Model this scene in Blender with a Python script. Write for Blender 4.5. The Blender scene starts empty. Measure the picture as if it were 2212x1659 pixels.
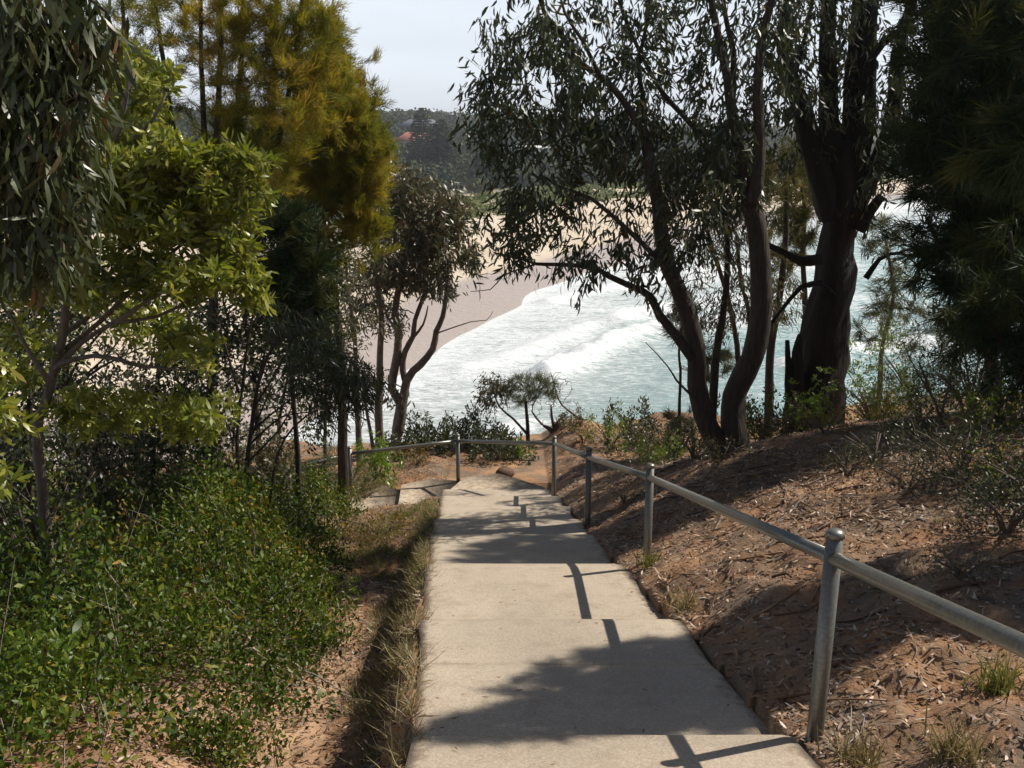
import bpy, math, random
import numpy as np
from mathutils import Vector
random.seed(7); RNG = np.random.default_rng(7)
SC = bpy.context.scene
COL = SC.collection
# ------------------------------------------------------------------ camera, world, sun, exposure
PITCH = math.radians(14.0); FS = 2149.0; CX, CY = 1106.0, 829.5
cam = bpy.data.cameras.new("camera"); co = bpy.data.objects.new("camera", cam); COL.objects.link(co)
co.location = (0, 0, 0); co.rotation_euler = (math.radians(90) - PITCH, 0, 0)
cam.sensor_width = 36; cam.lens = 36 * FS / 2212.0; cam.clip_start = .05; cam.clip_end = 6000
SC.camera = co
SUN = Vector((0.72, 0.34, 0.88)).normalized()
sun = bpy.data.lights.new("sun", 'SUN'); sun.energy = 5.0; sun.angle = math.radians(.53); sun.color = (1, .93, .82)
so = bpy.data.objects.new("sun", sun); COL.objects.link(so); so.rotation_euler = SUN.to_track_quat('Z', 'Y').to_euler()
W = bpy.data.worlds.new("World"); SC.world = W; W.use_nodes = True
wn = W.node_tree.nodes; wl = W.node_tree.links
bg = wn["Background"]; bg.inputs[1].default_value = .056
sky = wn.new("ShaderNodeTexSky"); sky.sky_type = 'NISHITA'; sky.sun_disc = False
sky.sun_elevation = math.asin(SUN.z); sky.sun_rotation = math.atan2(SUN.x, SUN.y)
sky.air_density = 1.0; sky.dust_density = 1.0; sky.ozone_density = 1.2; sky.altitude = 20
# thin high cloud veil mixed over the clear sky
tc = wn.new("ShaderNodeTexCoord"); mp = wn.new("ShaderNodeMapping"); mp.inputs['Scale'].default_value = (1.2, 1.2, 7)
cn = wn.new("ShaderNodeTexNoise"); cn.inputs['Scale'].default_value = 1.6; cn.inputs['Detail'].default_value = 6
cr = wn.new("ShaderNodeMapRange"); cr.inputs[1].default_value = .35; cr.inputs[2].default_value = .7
cr.inputs[3].default_value = .75; cr.inputs[4].default_value = .97
mx = wn.new("ShaderNodeMix"); mx.data_type = 'RGBA'; mx.inputs[7].default_value = (14.6, 15.7, 17.2, 1)
wl.new(tc.outputs['Generated'], mp.inputs[0]); wl.new(mp.outputs[0], cn.inputs['Vector']); wl.new(cn.outputs[0], cr.inputs[0])
sx_ = wn.new("ShaderNodeSeparateXYZ"); wl.new(tc.outputs['Generated'], sx_.inputs[0])
er = wn.new("ShaderNodeMapRange"); er.interpolation_type = 'SMOOTHSTEP'; wl.new(sx_.outputs[2], er.inputs[0]); er.inputs[1].default_value = .09; er.inputs[2].default_value = .36
er.inputs[3].default_value = 1.0; er.inputs[4].default_value = .02
em = wn.new("ShaderNodeMath"); em.operation = 'MULTIPLY'; wl.new(cr.outputs[0], em.inputs[0]); wl.new(er.outputs[0], em.inputs[1])
wl.new(em.outputs[0], mx.inputs[0]); wl.new(sky.outputs[0], mx.inputs[6]); wl.new(mx.outputs[2], bg.inputs[0])
SC.view_settings.view_transform = 'Standard'; SC.view_settings.look = 'None'
SC.view_settings.exposure = 0.2; SC.view_settings.gamma = 1
SC.cycles.max_bounces = 6; SC.cycles.diffuse_bounces = 3; SC.cycles.glossy_bounces = 2
SC.cycles.transmission_bounces = 3; SC.cycles.transparent_max_bounces = 4

# ------------------------------------------------------------------ helpers
CP, SP = math.cos(PITCH), math.sin(PITCH)
def P(sx, sy, Y):
    """point at forward distance Y seen in the direction (sx, sy)"""
    a = (sx - CX) / FS; b = (sy - CY) / FS
    d = np.array((a, CP - b * SP, -(SP + b * CP)))
    return d * (Y / d[1])
def PZ(sx, sy, z=-20.0):
    d = P(sx, sy, 1.0); return d * (z / d[2])
def mpp(Y, sy=829): return P(1107, sy, Y)[0]            # metres per unit at that distance
def nrmz(a): return a / np.maximum(np.linalg.norm(a, axis=-1, keepdims=True), 1e-9)
def smooth(t): t = np.clip(t, 0, 1); return t * t * (3 - 2 * t)
def sstep(a, b, x): return smooth((x - a) / (b - a))
_perm = np.random.default_rng(3).random((256, 256))
def vnoise(x, y):
    xi = np.floor(x).astype(int); yi = np.floor(y).astype(int); fx = smooth(x - xi); fy = smooth(y - yi)
    g = lambda i, j: _perm[i & 255, j & 255]
    return (g(xi, yi) * (1 - fx) + g(xi + 1, yi) * fx) * (1 - fy) + (g(xi, yi + 1) * (1 - fx) + g(xi + 1, yi + 1) * fx) * fy
def fbm(x, y, o=4):
    x = np.asarray(x, float); y = np.asarray(y, float); s = 0; a = .5
    for k in range(o): s = s + a * (vnoise(x * 2 ** k + 17 * k, y * 2 ** k + 31 * k) - .5); a *= .5
    return s
def tag(o, label=None, cat=None, group=None, kind=None):
    for k, v in (('label', label), ('category', cat), ('group', group), ('kind', kind)):
        if v: o[k] = v
    return o
def thing(name, loc, label, cat, group=None):
    o = bpy.data.objects.new(name, None); COL.objects.link(o); o.location = loc; o.empty_display_size = .2
    return tag(o, label, cat, group)
class MB:
    """collects vertices and faces; build() links them as ONE mesh"""
    def __init__(s): s.v = []; s.f = []; s.n = 0; s.t = []
    def add(s, v, faces, tint=None):
        v = np.asarray(v, float).reshape(-1, 3); s.v.append(v)
        for k in set(len(f) for f in faces) if isinstance(faces, list) else [faces.shape[1]]:
            fa = np.array([f for f in faces if len(f) == k]) if isinstance(faces, list) else faces
            s.f.append(fa + s.n)
        s.t.append(np.full(len(v), .5) if tint is None else np.broadcast_to(tint, (len(v),)))
        s.n += len(v)
    def build(s, name, mat, parent=None, smooth_=False, shift=True):
        me = bpy.data.meshes.new(name)
        V = np.concatenate(s.v) if s.v else np.zeros((0, 3))
        if parent is not None and shift: V = V - np.array(parent.location)
        me.vertices.add(len(V)); me.vertices.foreach_set('co', V.astype(np.float32).ravel())
        tot = np.concatenate([np.full(len(f), f.shape[1]) for f in s.f]); idx = np.concatenate([f.ravel() for f in s.f])
        me.loops.add(len(idx)); me.loops.foreach_set('vertex_index', idx.astype(np.int32))
        me.polygons.add(len(tot)); st = np.concatenate(([0], np.cumsum(tot)[:-1]))
        me.polygons.foreach_set('loop_start', st.astype(np.int32))
        a = me.attributes.new('tint', 'FLOAT', 'POINT'); a.data.foreach_set('value', np.concatenate(s.t).astype(np.float32))
        if smooth_: me.polygons.foreach_set('use_smooth', np.ones(len(tot), bool))
        me.update(calc_edges=True)
        me.materials.append(mat)
        o = bpy.data.objects.new(name, me); COL.objects.link(o)
        if parent is not None: o.parent = parent
        return o
def tube(mb, pts, rad, sides=5, lump=0.0, cap=True, tint=None):
    pts = np.asarray(pts, float); rad = np.broadcast_to(np.asarray(rad, float), (len(pts),))
    t = nrmz(np.gradient(pts, axis=0)); ref = np.array((.31, .93, .2)) if abs(t[0][2]) > .8 else np.array((0, 0, 1.0))
    u = nrmz(np.cross(t, ref)); w = np.cross(t, u)
    a = np.linspace(0, 2 * math.pi, sides, endpoint=False)
    ring = u[:, None, :] * np.cos(a)[None, :, None] + w[:, None, :] * np.sin(a)[None, :, None]
    R = rad[:, None] * np.ones((1, sides))
    if lump: R = R * (1 + lump * (RNG.random((len(pts), sides)) - .5) + lump * np.cos(a * 3 + pts[0][0] * 7)[None, :] * .5)
    V = (pts[:, None, :] + ring * R[:, :, None]).reshape(-1, 3)
    i, j = np.meshgrid(np.arange(len(pts) - 1), np.arange(sides), indexing='ij'); j2 = (j + 1) % sides
    F = np.stack((i * sides + j, i * sides + j2, (i + 1) * sides + j2, (i + 1) * sides + j), -1).reshape(-1, 4)
    if cap:
        n = len(V); V = np.vstack((V, pts[0], pts[-1])); F = [tuple(f) for f in F]; b = (len(pts) - 1) * sides
        for k in range(sides): F.append((n, (k + 1) % sides, k)); F.append((n + 1, b + k, b + (k + 1) % sides))
    mb.add(V, F, tint)
def curve(pts, step=.2, wig=0.0):
    """Catmull-Rom through points, resampled"""
    p = np.asarray(pts, float); p = np.vstack((2 * p[0] - p[1], p, 2 * p[-1] - p[-2])); out = []
    for i in range(1, len(p) - 2):
        n = max(2, int(np.linalg.norm(p[i + 1] - p[i]) / step)); t = np.linspace(0, 1, n, endpoint=False)[:, None]
        out.append(.5 * (2 * p[i] + (p[i + 1] - p[i - 1]) * t + (2 * p[i - 1] - 5 * p[i] + 4 * p[i + 1] - p[i + 2]) * t ** 2 + (3 * p[i] - p[i - 1] - 3 * p[i + 1] + p[i + 2]) * t ** 3))
    out.append(p[-2][None]); q = np.vstack(out)
    if wig:
        w = RNG.normal(0, wig, q.shape); w[0] = 0; q = q + (w + np.roll(w, 1, 0) + np.roll(w, 2, 0)) / 3
    return q
# ---- leaves
TEMPL = {
 'sickle': (np.array([(0,0,0),(-.42,.3,-.01),(.5,.3,-.01),(-.1,.68,-.06),(.75,.68,-.06),(.95,1,-.16)]), [(0,2,1),(1,2,4,3),(3,4,5)]),
 'oval': (np.array([(0,0,0),(-.38,.35,.05),(.38,.35,.05),(-.5,.7,.02),(.5,.7,.02),(0,1,-.06)]), [(0,2,1),(1,2,4,3),(3,4,5)]),
 'rhomb': (np.array([(0,0,0),(-.5,.55,.08),(0,1,0),(.5,.55,.08)]), [(0,2,1),(0,3,2)]),
 'needle': (np.array([(-.5,0,0),(.5,0,0),(.35,.6,-.03),(0,1,-.10)]), [(0,1,2),(0,2,3)]),
 'blade': (np.array([(-.5,0,0),(.5,0,0),(-.4,.5,-.05),(.4,.5,-.05),(0,1,-.28)]), [(0,1,3,2),(2,3,4)]),
}
def leaves(mb, kind, pos, d, L, Wd, tint=None, nh=None):
    T, F = TEMPL[kind]; n = len(pos)
    if n == 0: return
    d = nrmz(d); h = RNG.normal(size=(n, 3)) if nh is None else nh
    s = nrmz(np.cross(d, h)); m = np.cross(s, d)
    L = np.broadcast_to(L, (n,))[:, None, None]; Wd = np.broadcast_to(Wd, (n,))[:, None, None]
    V = pos[:, None, :] + s[:, None, :] * T[None, :, :1] * Wd + d[:, None, :] * T[None, :, 1:2] * L + m[:, None, :] * T[None, :, 2:3] * L
    k = len(T); off = (np.arange(n) * k)[:, None]
    t = RNG.random(n) if tint is None else tint
    first = True
    V = V.reshape(-1, 3); mb.v.append(V)
    for q in (3, 4):
        fa = np.array([f for f in F if len(f) == q])
        if len(fa): mb.f.append((fa[None] + off[:, :, None]).reshape(-1, q) + mb.n)
    mb.t.append(np.repeat(t, k)); mb.n += len(V)
def rsph(n):
    v = nrmz(RNG.normal(size=(n, 3))); return v * (RNG.random((n, 1)) ** (1 / 3))

class Tree:
    def __init__(s): s.N = np.zeros((60000, 3)); s.R = np.zeros(60000); s.n = 0; s.wood = MB(); s.fine = s.wood
    def limb(s, pts, r0, r1, sides=8, lump=.12, step=.2, wig=.012, sub=True, fine=False):
        q = curve(pts, step, wig); t = np.linspace(0, 1, len(q)); r = r0 + (r1 - r0) * t ** .8
        tube(s.fine if fine else s.wood, q, r, sides, lump)
        if sub: s._add(q[1:], r[1:])
        return q
    def _add(s, q, r):
        k = len(q); s.N[s.n:s.n + k] = q; s.R[s.n:s.n + k] = r; s.n += k
    def grow(s, T, bend=.25, wig=.05, rmul=.55, rmax=.03, pen=1.0, up=(0, 0, 1), sides=4, rtip=.0018, seg=.22, reach=99):
        """connect every target to the nearest wood so far; returns tips and end directions"""
        T = np.asarray(T); d0 = np.array([((s.N[:s.n] - t) ** 2).sum(1).min() for t in T]); ends = []; dirs = []; up = np.array(up, float)
        for i in np.argsort(d0):
            t = T[i]; D = s.N[:s.n] - t; d2 = (D ** 2).sum(1) * (1 + pen * (D[:, 2] > 0)); j = int(np.argmin(d2))
            a = s.N[j]; L = float(np.linalg.norm(t - a))
            if L < .02 or L > reach: continue
            c = a + (t - a) * .45 + up * L * bend + RNG.normal(0, .08 * L, 3)
            m = max(3, int(L / seg) + 2); u = np.linspace(0, 1, m)[:, None]
            q = (1 - u) ** 2 * a + 2 * u * (1 - u) * c + u * u * t
            w = RNG.normal(0, wig * L / m ** .5, q.shape); w[0] = 0; w[-1] = 0; q = q + w
            r0 = min(s.R[j] * rmul, rmax, .0035 + .009 * L); r = np.linspace(max(r0, rtip), rtip, m)
            tube(s.fine, q, r, sides, cap=False); s._add(q[1:], r[1:]); ends.append(q); dirs.append(nrmz(q[-1] - q[-2]))
        return ends, np.array(dirs)
def blob(*bs):
    """(sx, sy, Y, rx, ry, rY, n) clumps -> target points"""
    out = []
    for sx, sy, Y, rx, ry, rY, n in bs:
        for v in rsph(int(n)): out.append(P(sx + v[0] * rx, sy + v[1] * ry, Y + v[2] * rY))
    return np.array(out)
def plume(T, n=3, r=.13):
    k = RNG.permutation(len(T))[:max(4, len(T) // n)]; C = T[k]; i = RNG.integers(0, len(C), len(T)); o = RNG.normal(0, r, T.shape) * np.array((1, 1, 1.9)); return C[i] + o
def gum_leaves(mb, ends, dirs, n, L=.12, Wd=.02, sp=.12, droop=1.0, back=.35, kind='sickle'):
    pos = []; dd = []
    for q, d in zip(ends, dirs):
        k = n + random.randint(-n // 3, n // 3); tt = RNG.random(k) ** .6
        seg = min(back, np.linalg.norm(q[-1] - q[0])); p = q[-1] - d * (seg * (1 - tt))[:, None] + RNG.normal(0, sp, (k, 3)) * .5
        pos.append(p); dd.append(d * .5 + RNG.normal(0, .45, (k, 3)) + np.array((0, 0, -droop)))
    pos = np.vstack(pos); dd = np.vstack(dd); n_ = len(pos)
    leaves(mb, kind, pos, dd, L * RNG.uniform(.6, 1.25, n_), Wd * RNG.uniform(.7, 1.3, n_), tint=np.clip(RNG.normal(.5, .22, n_), 0, 1))
def whorls(mb, ends, dirs, n=9, L=.09, Wd=.022, per=1, tint=None):
    pos = []; dd = []; ti = []
    for q, d in zip(ends, dirs):
        for w in range(per):
            c = q[-1] - d * (.07 * w) + RNG.normal(0, .015 + .03 * w, 3); ax = nrmz(d + np.array((0, 0, .5)) + RNG.normal(0, .3, 3))
            a = RNG.random(n) * 6.28; u = nrmz(np.cross(ax, (.3, .5, .8))); v = np.cross(ax, u); el = RNG.uniform(-.35, .7, n)
            dd.append(u * np.cos(a)[:, None] + v * np.sin(a)[:, None] + ax * el[:, None]); pos.append(c + RNG.normal(0, .012, (n, 3)))
            b = random.random(); ti.append(np.clip(.6 * b + .4 * RNG.random(n), 0, 1))
    pos = np.vstack(pos); m = len(pos); leaves(mb, 'oval', pos, np.vstack(dd), L * RNG.uniform(.65, 1.2, m), Wd * RNG.uniform(.8, 1.2, m), tint=np.concatenate(ti))
def tufts(mb, ends, dirs, n=40, L=.2, Wd=.006, spread=.45, up=.4, along=.35, tcol=None):
    pos = []; dd = []; ti = []
    for q, d in zip(ends, dirs):
        k = int(n * random.uniform(.6, 1.3)); t = RNG.random(k); seg = min(along, np.linalg.norm(q[-1] - q[0]) * 1.2)
        pos.append(q[-1] - d * (seg * t)[:, None] + RNG.normal(0, .03, (k, 3)))
        dd.append(d + np.array((0, 0, up)) + RNG.normal(0, spread, (k, 3)))
        c = tcol(q[-1]) if tcol else random.random(); ti.append(np.clip(c + RNG.normal(0, .12, k), 0, 1))
    pos = np.vstack(pos); m = len(pos); leaves(mb, 'needle', pos, np.vstack(dd), L * RNG.uniform(.5, 1.2, m), Wd, tint=np.concatenate(ti))

# ------------------------------------------------------------------ materials
def newmat(name):
    m = bpy.data.materials.new(name); m.use_nodes = True; nt = m.node_tree
    return m, nt, nt.nodes["Principled BSDF"], nt.nodes["Material Output"]
def ramp(nt, fac, stops, interp='LINEAR'):
    r = nt.nodes.new("ShaderNodeValToRGB"); r.color_ramp.interpolation = interp; e = r.color_ramp.elements
    while len(e) < len(stops): e.new(.5)
    for k, (p, c) in enumerate(stops): e[k].position = p; e[k].color = tuple(c) + (1,) if len(c) == 3 else c
    nt.links.new(fac, r.inputs[0]); return r.outputs[0]
def noise(nt, scale, detail=4, rough=.55, vec=None, dist=0):
    n = nt.nodes.new("ShaderNodeTexNoise"); n.inputs['Scale'].default_value = scale; n.inputs['Detail'].default_value = detail
    n.inputs['Roughness'].default_value = rough; n.inputs['Distortion'].default_value = dist
    if vec is None: vec = geo(nt)
    nt.links.new(vec, n.inputs['Vector']); return n.outputs['Fac']
def geo(nt):
    g = nt.nodes.new("ShaderNodeNewGeometry"); return g.outputs['Position']
def scaled(nt, s, rot=(0, 0, 0)):
    m = nt.nodes.new("ShaderNodeMapping"); m.inputs['Scale'].default_value = s; m.inputs['Rotation'].default_value = rot
    nt.links.new(geo(nt), m.inputs[0]); return m.outputs[0]
def mixc(nt, f, a, b, mode='MIX'):
    m = nt.nodes.new("ShaderNodeMix"); m.data_type = 'RGBA'; m.blend_type = mode
    for sock, v in ((m.inputs[0], f), (m.inputs[6], a), (m.inputs[7], b)):
        if hasattr(v, 'links'): nt.links.new(v, sock)
        elif isinstance(v, (int, float)): sock.default_value = v
        else: sock.default_value = tuple(v) + (1,)
    return m.outputs[2]
def mathn(nt, op, a, b=0.0):
    m = nt.nodes.new("ShaderNodeMath"); m.operation = op
    for sock, v in ((m.inputs[0], a), (m.inputs[1], b)):
        if hasattr(v, 'links'): nt.links.new(v, sock)
        else: sock.default_value = v
    return m.outputs[0]
def bump(nt, bsdf, h, strength=.5, dist=.02):
    b = nt.nodes.new("ShaderNodeBump"); b.inputs['Strength'].default_value = strength; b.inputs['Distance'].default_value = dist
    nt.links.new(h, b.inputs['Height']); nt.links.new(b.outputs[0], bsdf.inputs['Normal'])
def attr(nt, name='tint'):
    a = nt.nodes.new("ShaderNodeAttribute"); a.attribute_name = name; return a.outputs['Fac']
def leafmat(name, stops, rough=.45, trans=.3, spec=.5, patch=None):
    m, nt, b, out = newmat(name); c = ramp(nt, attr(nt), stops)
    if patch: c = mixc(nt, ramp(nt, noise(nt, patch[0], 2), [(.42, (0, 0, 0)), (.62, (1, 1, 1))]), c, patch[1])
    nt.links.new(c, b.inputs['Base Color']); b.inputs['Roughness'].default_value = rough; b.inputs['Specular IOR Level'].default_value = spec
    t = nt.nodes.new("ShaderNodeBsdfTranslucent"); nt.links.new(mixc(nt, .7, c, (1.0, 1.0, .35), 'MULTIPLY'), t.inputs[0])
    ms = nt.nodes.new("ShaderNodeMixShader"); ms.inputs[0].default_value = trans
    nt.links.new(b.outputs[0], ms.inputs[1]); nt.links.new(t.outputs[0], ms.inputs[2]); nt.links.new(ms.outputs[0], out.inputs[0]); return m
M = {}
M['gum'] = leafmat('gum_leaf', [(0, (.025, .034, .016)), (.5, (.05, .066, .028)), (.85, (.09, .10, .035)), (1, (.16, .10, .03))], .42, .2, .45)
M['gum_near'] = leafmat('grey_gum_leaf', [(0, (.022, .032, .010)), (.5, (.055, .07, .024)), (.85, (.11, .12, .06)), (.94, (.13, .085, .04)), (1, (.18, .085, .04))], .36, .2, .35)
M['gum_brown'] = leafmat('brownish_gum_leaf', [(0, (.05, .055, .028)), (.45, (.10, .10, .05)), (.8, (.17, .13, .075)), (1, (.28, .19, .13))], .4, .22, .5)
M['banksia'] = leafmat('whorled_leaf', [(0, (.08, .11, .014)), (.5, (.22, .25, .03)), (.85, (.36, .36, .07)), (1, (.45, .36, .08))], .36, .42, .7)
M['shrub'] = leafmat('small_glossy_leaf', [(0, (.022, .042, .005)), (.45, (.065, .115, .010)), (.8, (.18, .21, .02)), (1, (.33, .21, .03))], .45, .32, .35)
M['sheoak'] = leafmat('golden_needle', [(0, (.07, .09, .015)), (.35, (.18, .19, .025)), (.7, (.36, .29, .04)), (1, (.46, .28, .05))], .6, .5, .15)
M['sheoak_dark'] = leafmat('dark_needle', [(0, (.018, .034, .012)), (.6, (.04, .065, .02)), (1, (.09, .09, .02))], .6, .25, .2)
M['sheoak_olive'] = leafmat('olive_needle', [(0, (.04, .05, .014)), (.6, (.10, .10, .03)), (1, (.19, .13, .05))], .6, .4, .15)
M['sheoak_grey'] = leafmat('grey_green_needle', [(0, (.05, .065, .035)), (.6, (.12, .14, .08)), (1, (.2, .19, .1))], .6, .3, .2)
M['lime'] = leafmat('lime_leaf', [(0, (.09, .16, .025)), (.6, (.19, .29, .04)), (1, (.33, .33, .05))], .35, .4, .5)
M['rust'] = leafmat('rusty_leaf', [(0, (.14, .11, .03)), (.6, (.26, .17, .04)), (1, (.36, .2, .06))], .5, .35, .3)
M['dry'] = leafmat('dry_grass', [(0, (.14, .13, .05)), (.4, (.26, .21, .11)), (.8, (.42, .34, .2)), (1, (.5, .42, .28))], .6, .25, .3)
M['greengrass'] = leafmat('green_grass', [(0, (.09, .12, .025)), (.5, (.2, .21, .06)), (1, (.4, .33, .16))], .5, .3, .3)
M['litter'] = leafmat('leaf_litter', [(0, (.06, .03, .018)), (.4, (.19, .095, .045)), (.75, (.36, .21, .11)), (1, (.58, .48, .38))], .5, .08, .4)
M['twig'] = leafmat('dead_twig', [(0, (.16, .13, .1)), (1, (.38, .34, .3))], .7, .02, .2)
M['forest'] = leafmat('far_foliage', [(0, (.016, .028, .012)), (.4, (.04, .058, .024)), (.8, (.09, .10, .035)), (1, (.17, .11, .05))], .7, .1, .15)
M['pine'] = leafmat('pine_foliage', [(0, (.018, .034, .014)), (.6, (.045, .072, .024)), (1, (.09, .11, .03))], .7, .1, .2)
M['dune'] = leafmat('dune_foliage', [(0, (.08, .10, .035)), (.6, (.16, .19, .05)), (1, (.26, .25, .1))], .7, .15, .15)
def barkmat(name, a, b_, s=(14, 14, 3)):
    m, nt, b, out = newmat(name); v = scaled(nt, s); n = noise(nt, 1.5, 6, .65, v)
    n2 = noise(nt, 3.0, 3); c = mixc(nt, ramp(nt, n, [(.35, (0, 0, 0)), (.68, (1, 1, 1))]), a, b_)
    c = mixc(nt, mathn(nt, 'MULTIPLY', n2, .6), c, tuple(x * .55 for x in a)); nt.links.new(c, b.inputs['Base Color'])
    b.inputs['Roughness'].default_value = .85; bump(nt, b, n, 1.0, .04); return m
M['bark'] = barkmat('dark_bark', (.032, .024, .018), (.10, .07, .052))
M['bark_grey'] = barkmat('grey_brown_bark', (.10, .07, .055), (.26, .2, .17), (9, 9, 5))
M['bark_old'] = barkmat('furrowed_bark', (.010, .007, .005), (.034, .023, .016), (9, 9, 1.6))
M['bark_grey2'] = barkmat('twig_bark', (.12, .09, .07), (.28, .22, .18))

# concrete
m, nt, b, out = newmat('weathered_concrete')
n1 = noise(nt, .9, 5); n2 = noise(nt, 55, 4, .7); n3 = noise(nt, 5, 5, .6)
c = ramp(nt, n1, [(.3, (.36, .285, .205)), (.7, (.46, .38, .285))])
c = mixc(nt, mathn(nt, 'MULTIPLY', ramp(nt, n2, [(.42, (0, 0, 0)), (.62, (1, 1, 1))]), .45), c, (.60, .53, .44))
n7 = noise(nt, 90, 3, .8); c = mixc(nt, mathn(nt, 'MULTIPLY', ramp(nt, n7, [(.52, (0, 0, 0)), (.66, (1, 1, 1))]), .55), c, (.20, .15, .11))
c = mixc(nt, mathn(nt, 'MULTIPLY', ramp(nt, n3, [(.5, (0, 0, 0)), (.8, (1, 1, 1))]), .5), c, (.23, .17, .12))
vo = nt.nodes.new("ShaderNodeTexVoronoi"); vo.inputs['Scale'].default_value = 9; nt.links.new(geo(nt), vo.inputs['Vector'])
n5 = noise(nt, 11, 5, .7); dm = mathn(nt, 'ADD', mathn(nt, 'SUBTRACT', 1.0, attr(nt, 'tint')), mathn(nt, 'MULTIPLY', mathn(nt, 'SUBTRACT', n5, .5), 2.2))
c = mixc(nt, mathn(nt, 'MULTIPLY', ramp(nt, dm, [(.35, (0, 0, 0)), (.7, (1, 1, 1))]), .75), c, (.22, .155, .10))
n6 = noise(nt, .7, 3, .5, scaled(nt, (1, .35, 1))); c = mixc(nt, mathn(nt, 'MULTIPLY', ramp(nt, n6, [(.52, (0, 0, 0)), (.64, (1, 1, 1))]), .3), c, (.25, .21, .17))
sp = mathn(nt, 'LESS_THAN', vo.outputs['Distance'], .05); c = mixc(nt, mathn(nt, 'MULTIPLY', sp, .7), c, (.1, .07, .05))
nt.links.new(c, b.inputs['Base Color']); b.inputs['Roughness'].default_value = .88
bump(nt, b, mathn(nt, 'ADD', n2, mathn(nt, 'MULTIPLY', n3, 2.0)), .6, .008); M['concrete'] = m
# soil
m, nt, b, out = newmat('orange_soil')
n1 = noise(nt, .55, 5, .6); n2 = noise(nt, 7, 6, .7); n3 = noise(nt, 45, 4, .7); n4 = noise(nt, 1.7, 4, .6)
c = ramp(nt, n1, [(.36, (.20, .12, .07)), (.5, (.34, .17, .075)), (.62, (.46, .26, .13))])
c = mixc(nt, ramp(nt, n4, [(.45, (0, 0, 0)), (.65, (1, 1, 1))]), c, (.17, .125, .09))
c = mixc(nt, ramp(nt, n2, [(.5, (0, 0, 0)), (.72, (1, 1, 1))]), c, (.30, .22, .15))
c = mixc(nt, mathn(nt, 'MULTIPLY', ramp(nt, n3, [(.45, (0, 0, 0)), (.7, (1, 1, 1))]), .6), c, (.12, .075, .045))
c = mixc(nt, ramp(nt, attr(nt), [(.55, (0, 0, 0)), (.9, (1, 1, 1))]), c, (.46, .29, .17))
nt.links.new(c, b.inputs['Base Color']); b.inputs['Roughness'].default_value = .95
bump(nt, b, mathn(nt, 'ADD', n2, mathn(nt, 'MULTIPLY', n3, .5)), .9, .03); M['soil'] = m
# galvanised steel
m, nt, b, out = newmat('galvanised_steel')
n1 = noise(nt, 60, 3); n2 = noise(nt, 8, 5, .7, scaled(nt, (1, 1, .4)))
c = ramp(nt, n1, [(.3, (.15, .15, .135)), (.7, (.24, .24, .215))]); c = mixc(nt, ramp(nt, n2, [(.5, (0, 0, 0)), (.8, (1, 1, 1))]), c, (.2, .18, .14))
nt.links.new(c, b.inputs['Base Color']); b.inputs['Metallic'].default_value = .6; b.inputs['Roughness'].default_value = .38
bump(nt, b, n2, .15, .003); M['steel'] = m
# beach / land
m, nt, b, out = newmat('beach_sand')
wet = attr(nt, 'wet'); veg = attr(nt, 'veg'); n1 = noise(nt, .06, 5); n2 = noise(nt, .5, 5, .65)
c = ramp(nt, n1, [(.35, (.56, .46, .34)), (.65, (.68, .58, .45))])
c = mixc(nt, mathn(nt, 'MULTIPLY', ramp(nt, n2, [(.5, (0, 0, 0)), (.7, (1, 1, 1))]), .35), c, (.42, .33, .23))
n9 = noise(nt, 1.6, 4, .7); bump(nt, b, mathn(nt, 'ADD', n2, n9), .6, .25)
c = mixc(nt, mathn(nt, 'MULTIPLY', ramp(nt, n9, [(.6, (0, 0, 0)), (.72, (1, 1, 1))]), .4), c, (.3, .22, .15))
c = mixc(nt, wet, c, (.45, .37, .32)); c = mixc(nt, veg, c, (.07, .075, .035)); nt.links.new(c, b.inputs['Base Color'])
r = nt.nodes.new("ShaderNodeMapRange"); nt.links.new(wet, r.inputs[0]); r.inputs[3].default_value = .9; r.inputs[4].default_value = .3
nt.links.new(r.outputs[0], b.inputs['Roughness']); M['sand'] = m
# sea
m, nt, b, out = newmat('sea_water')
fo = attr(nt, 'foam'); dp = attr(nt, 'deep'); rot = (0, 0, math.radians(-32))
nA = noise(nt, 1.0, 8, .68, scaled(nt, (.22, .55, .3), rot), .6); nB = noise(nt, 1.0, 6, .65, scaled(nt, (.9, 2.0, 1), rot), 1.0)
nn = mathn(nt, 'ADD', mathn(nt, 'MULTIPLY', nA, .62), mathn(nt, 'MULTIPLY', nB, .38))
fm = mathn(nt, 'ADD', nn, fo); nC = noise(nt, 1.0, 5, .7, scaled(nt, (1.1, 3.4, 1), (0, 0, math.radians(-12))), .8)
fm = mathn(nt, 'ADD', fm, mathn(nt, 'MULTIPLY', mathn(nt, 'SUBTRACT', nC, .5), 1.5))
ff = ramp(nt, mathn(nt, 'MULTIPLY', fm, .5), [(.33, (0, 0, 0)), (.43, (.32, .32, .32)), (.52, (1, 1, 1))])
wc = ramp(nt, dp, [(0, (.40, .45, .44)), (.35, (.24, .40, .40)), (1, (.06, .25, .27))])
c = mixc(nt, ff, wc, (.80, .83, .84)); nt.links.new(c, b.inputs['Base Color'])
rr = nt.nodes.new("ShaderNodeMapRange"); nt.links.new(ff, rr.inputs[0]); rr.inputs[3].default_value = .16; rr.inputs[4].default_value = .8
nt.links.new(rr.outputs[0], b.inputs['Roughness']); b.inputs['IOR'].default_value = 1.33; bump(nt, b, mathn(nt, 'ADD', nn, mathn(nt, 'MULTIPLY', nC, .6)), .8, .5); M['sea'] = m
def plain(name, c1, c2, sc=6, rough=.8):
    m, nt, b, out = newmat(name); nt.links.new(ramp(nt, noise(nt, sc, 4), [(.3, c1), (.7, c2)]), b.inputs['Base Color']); b.inputs['Roughness'].default_value = rough; return m
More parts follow.
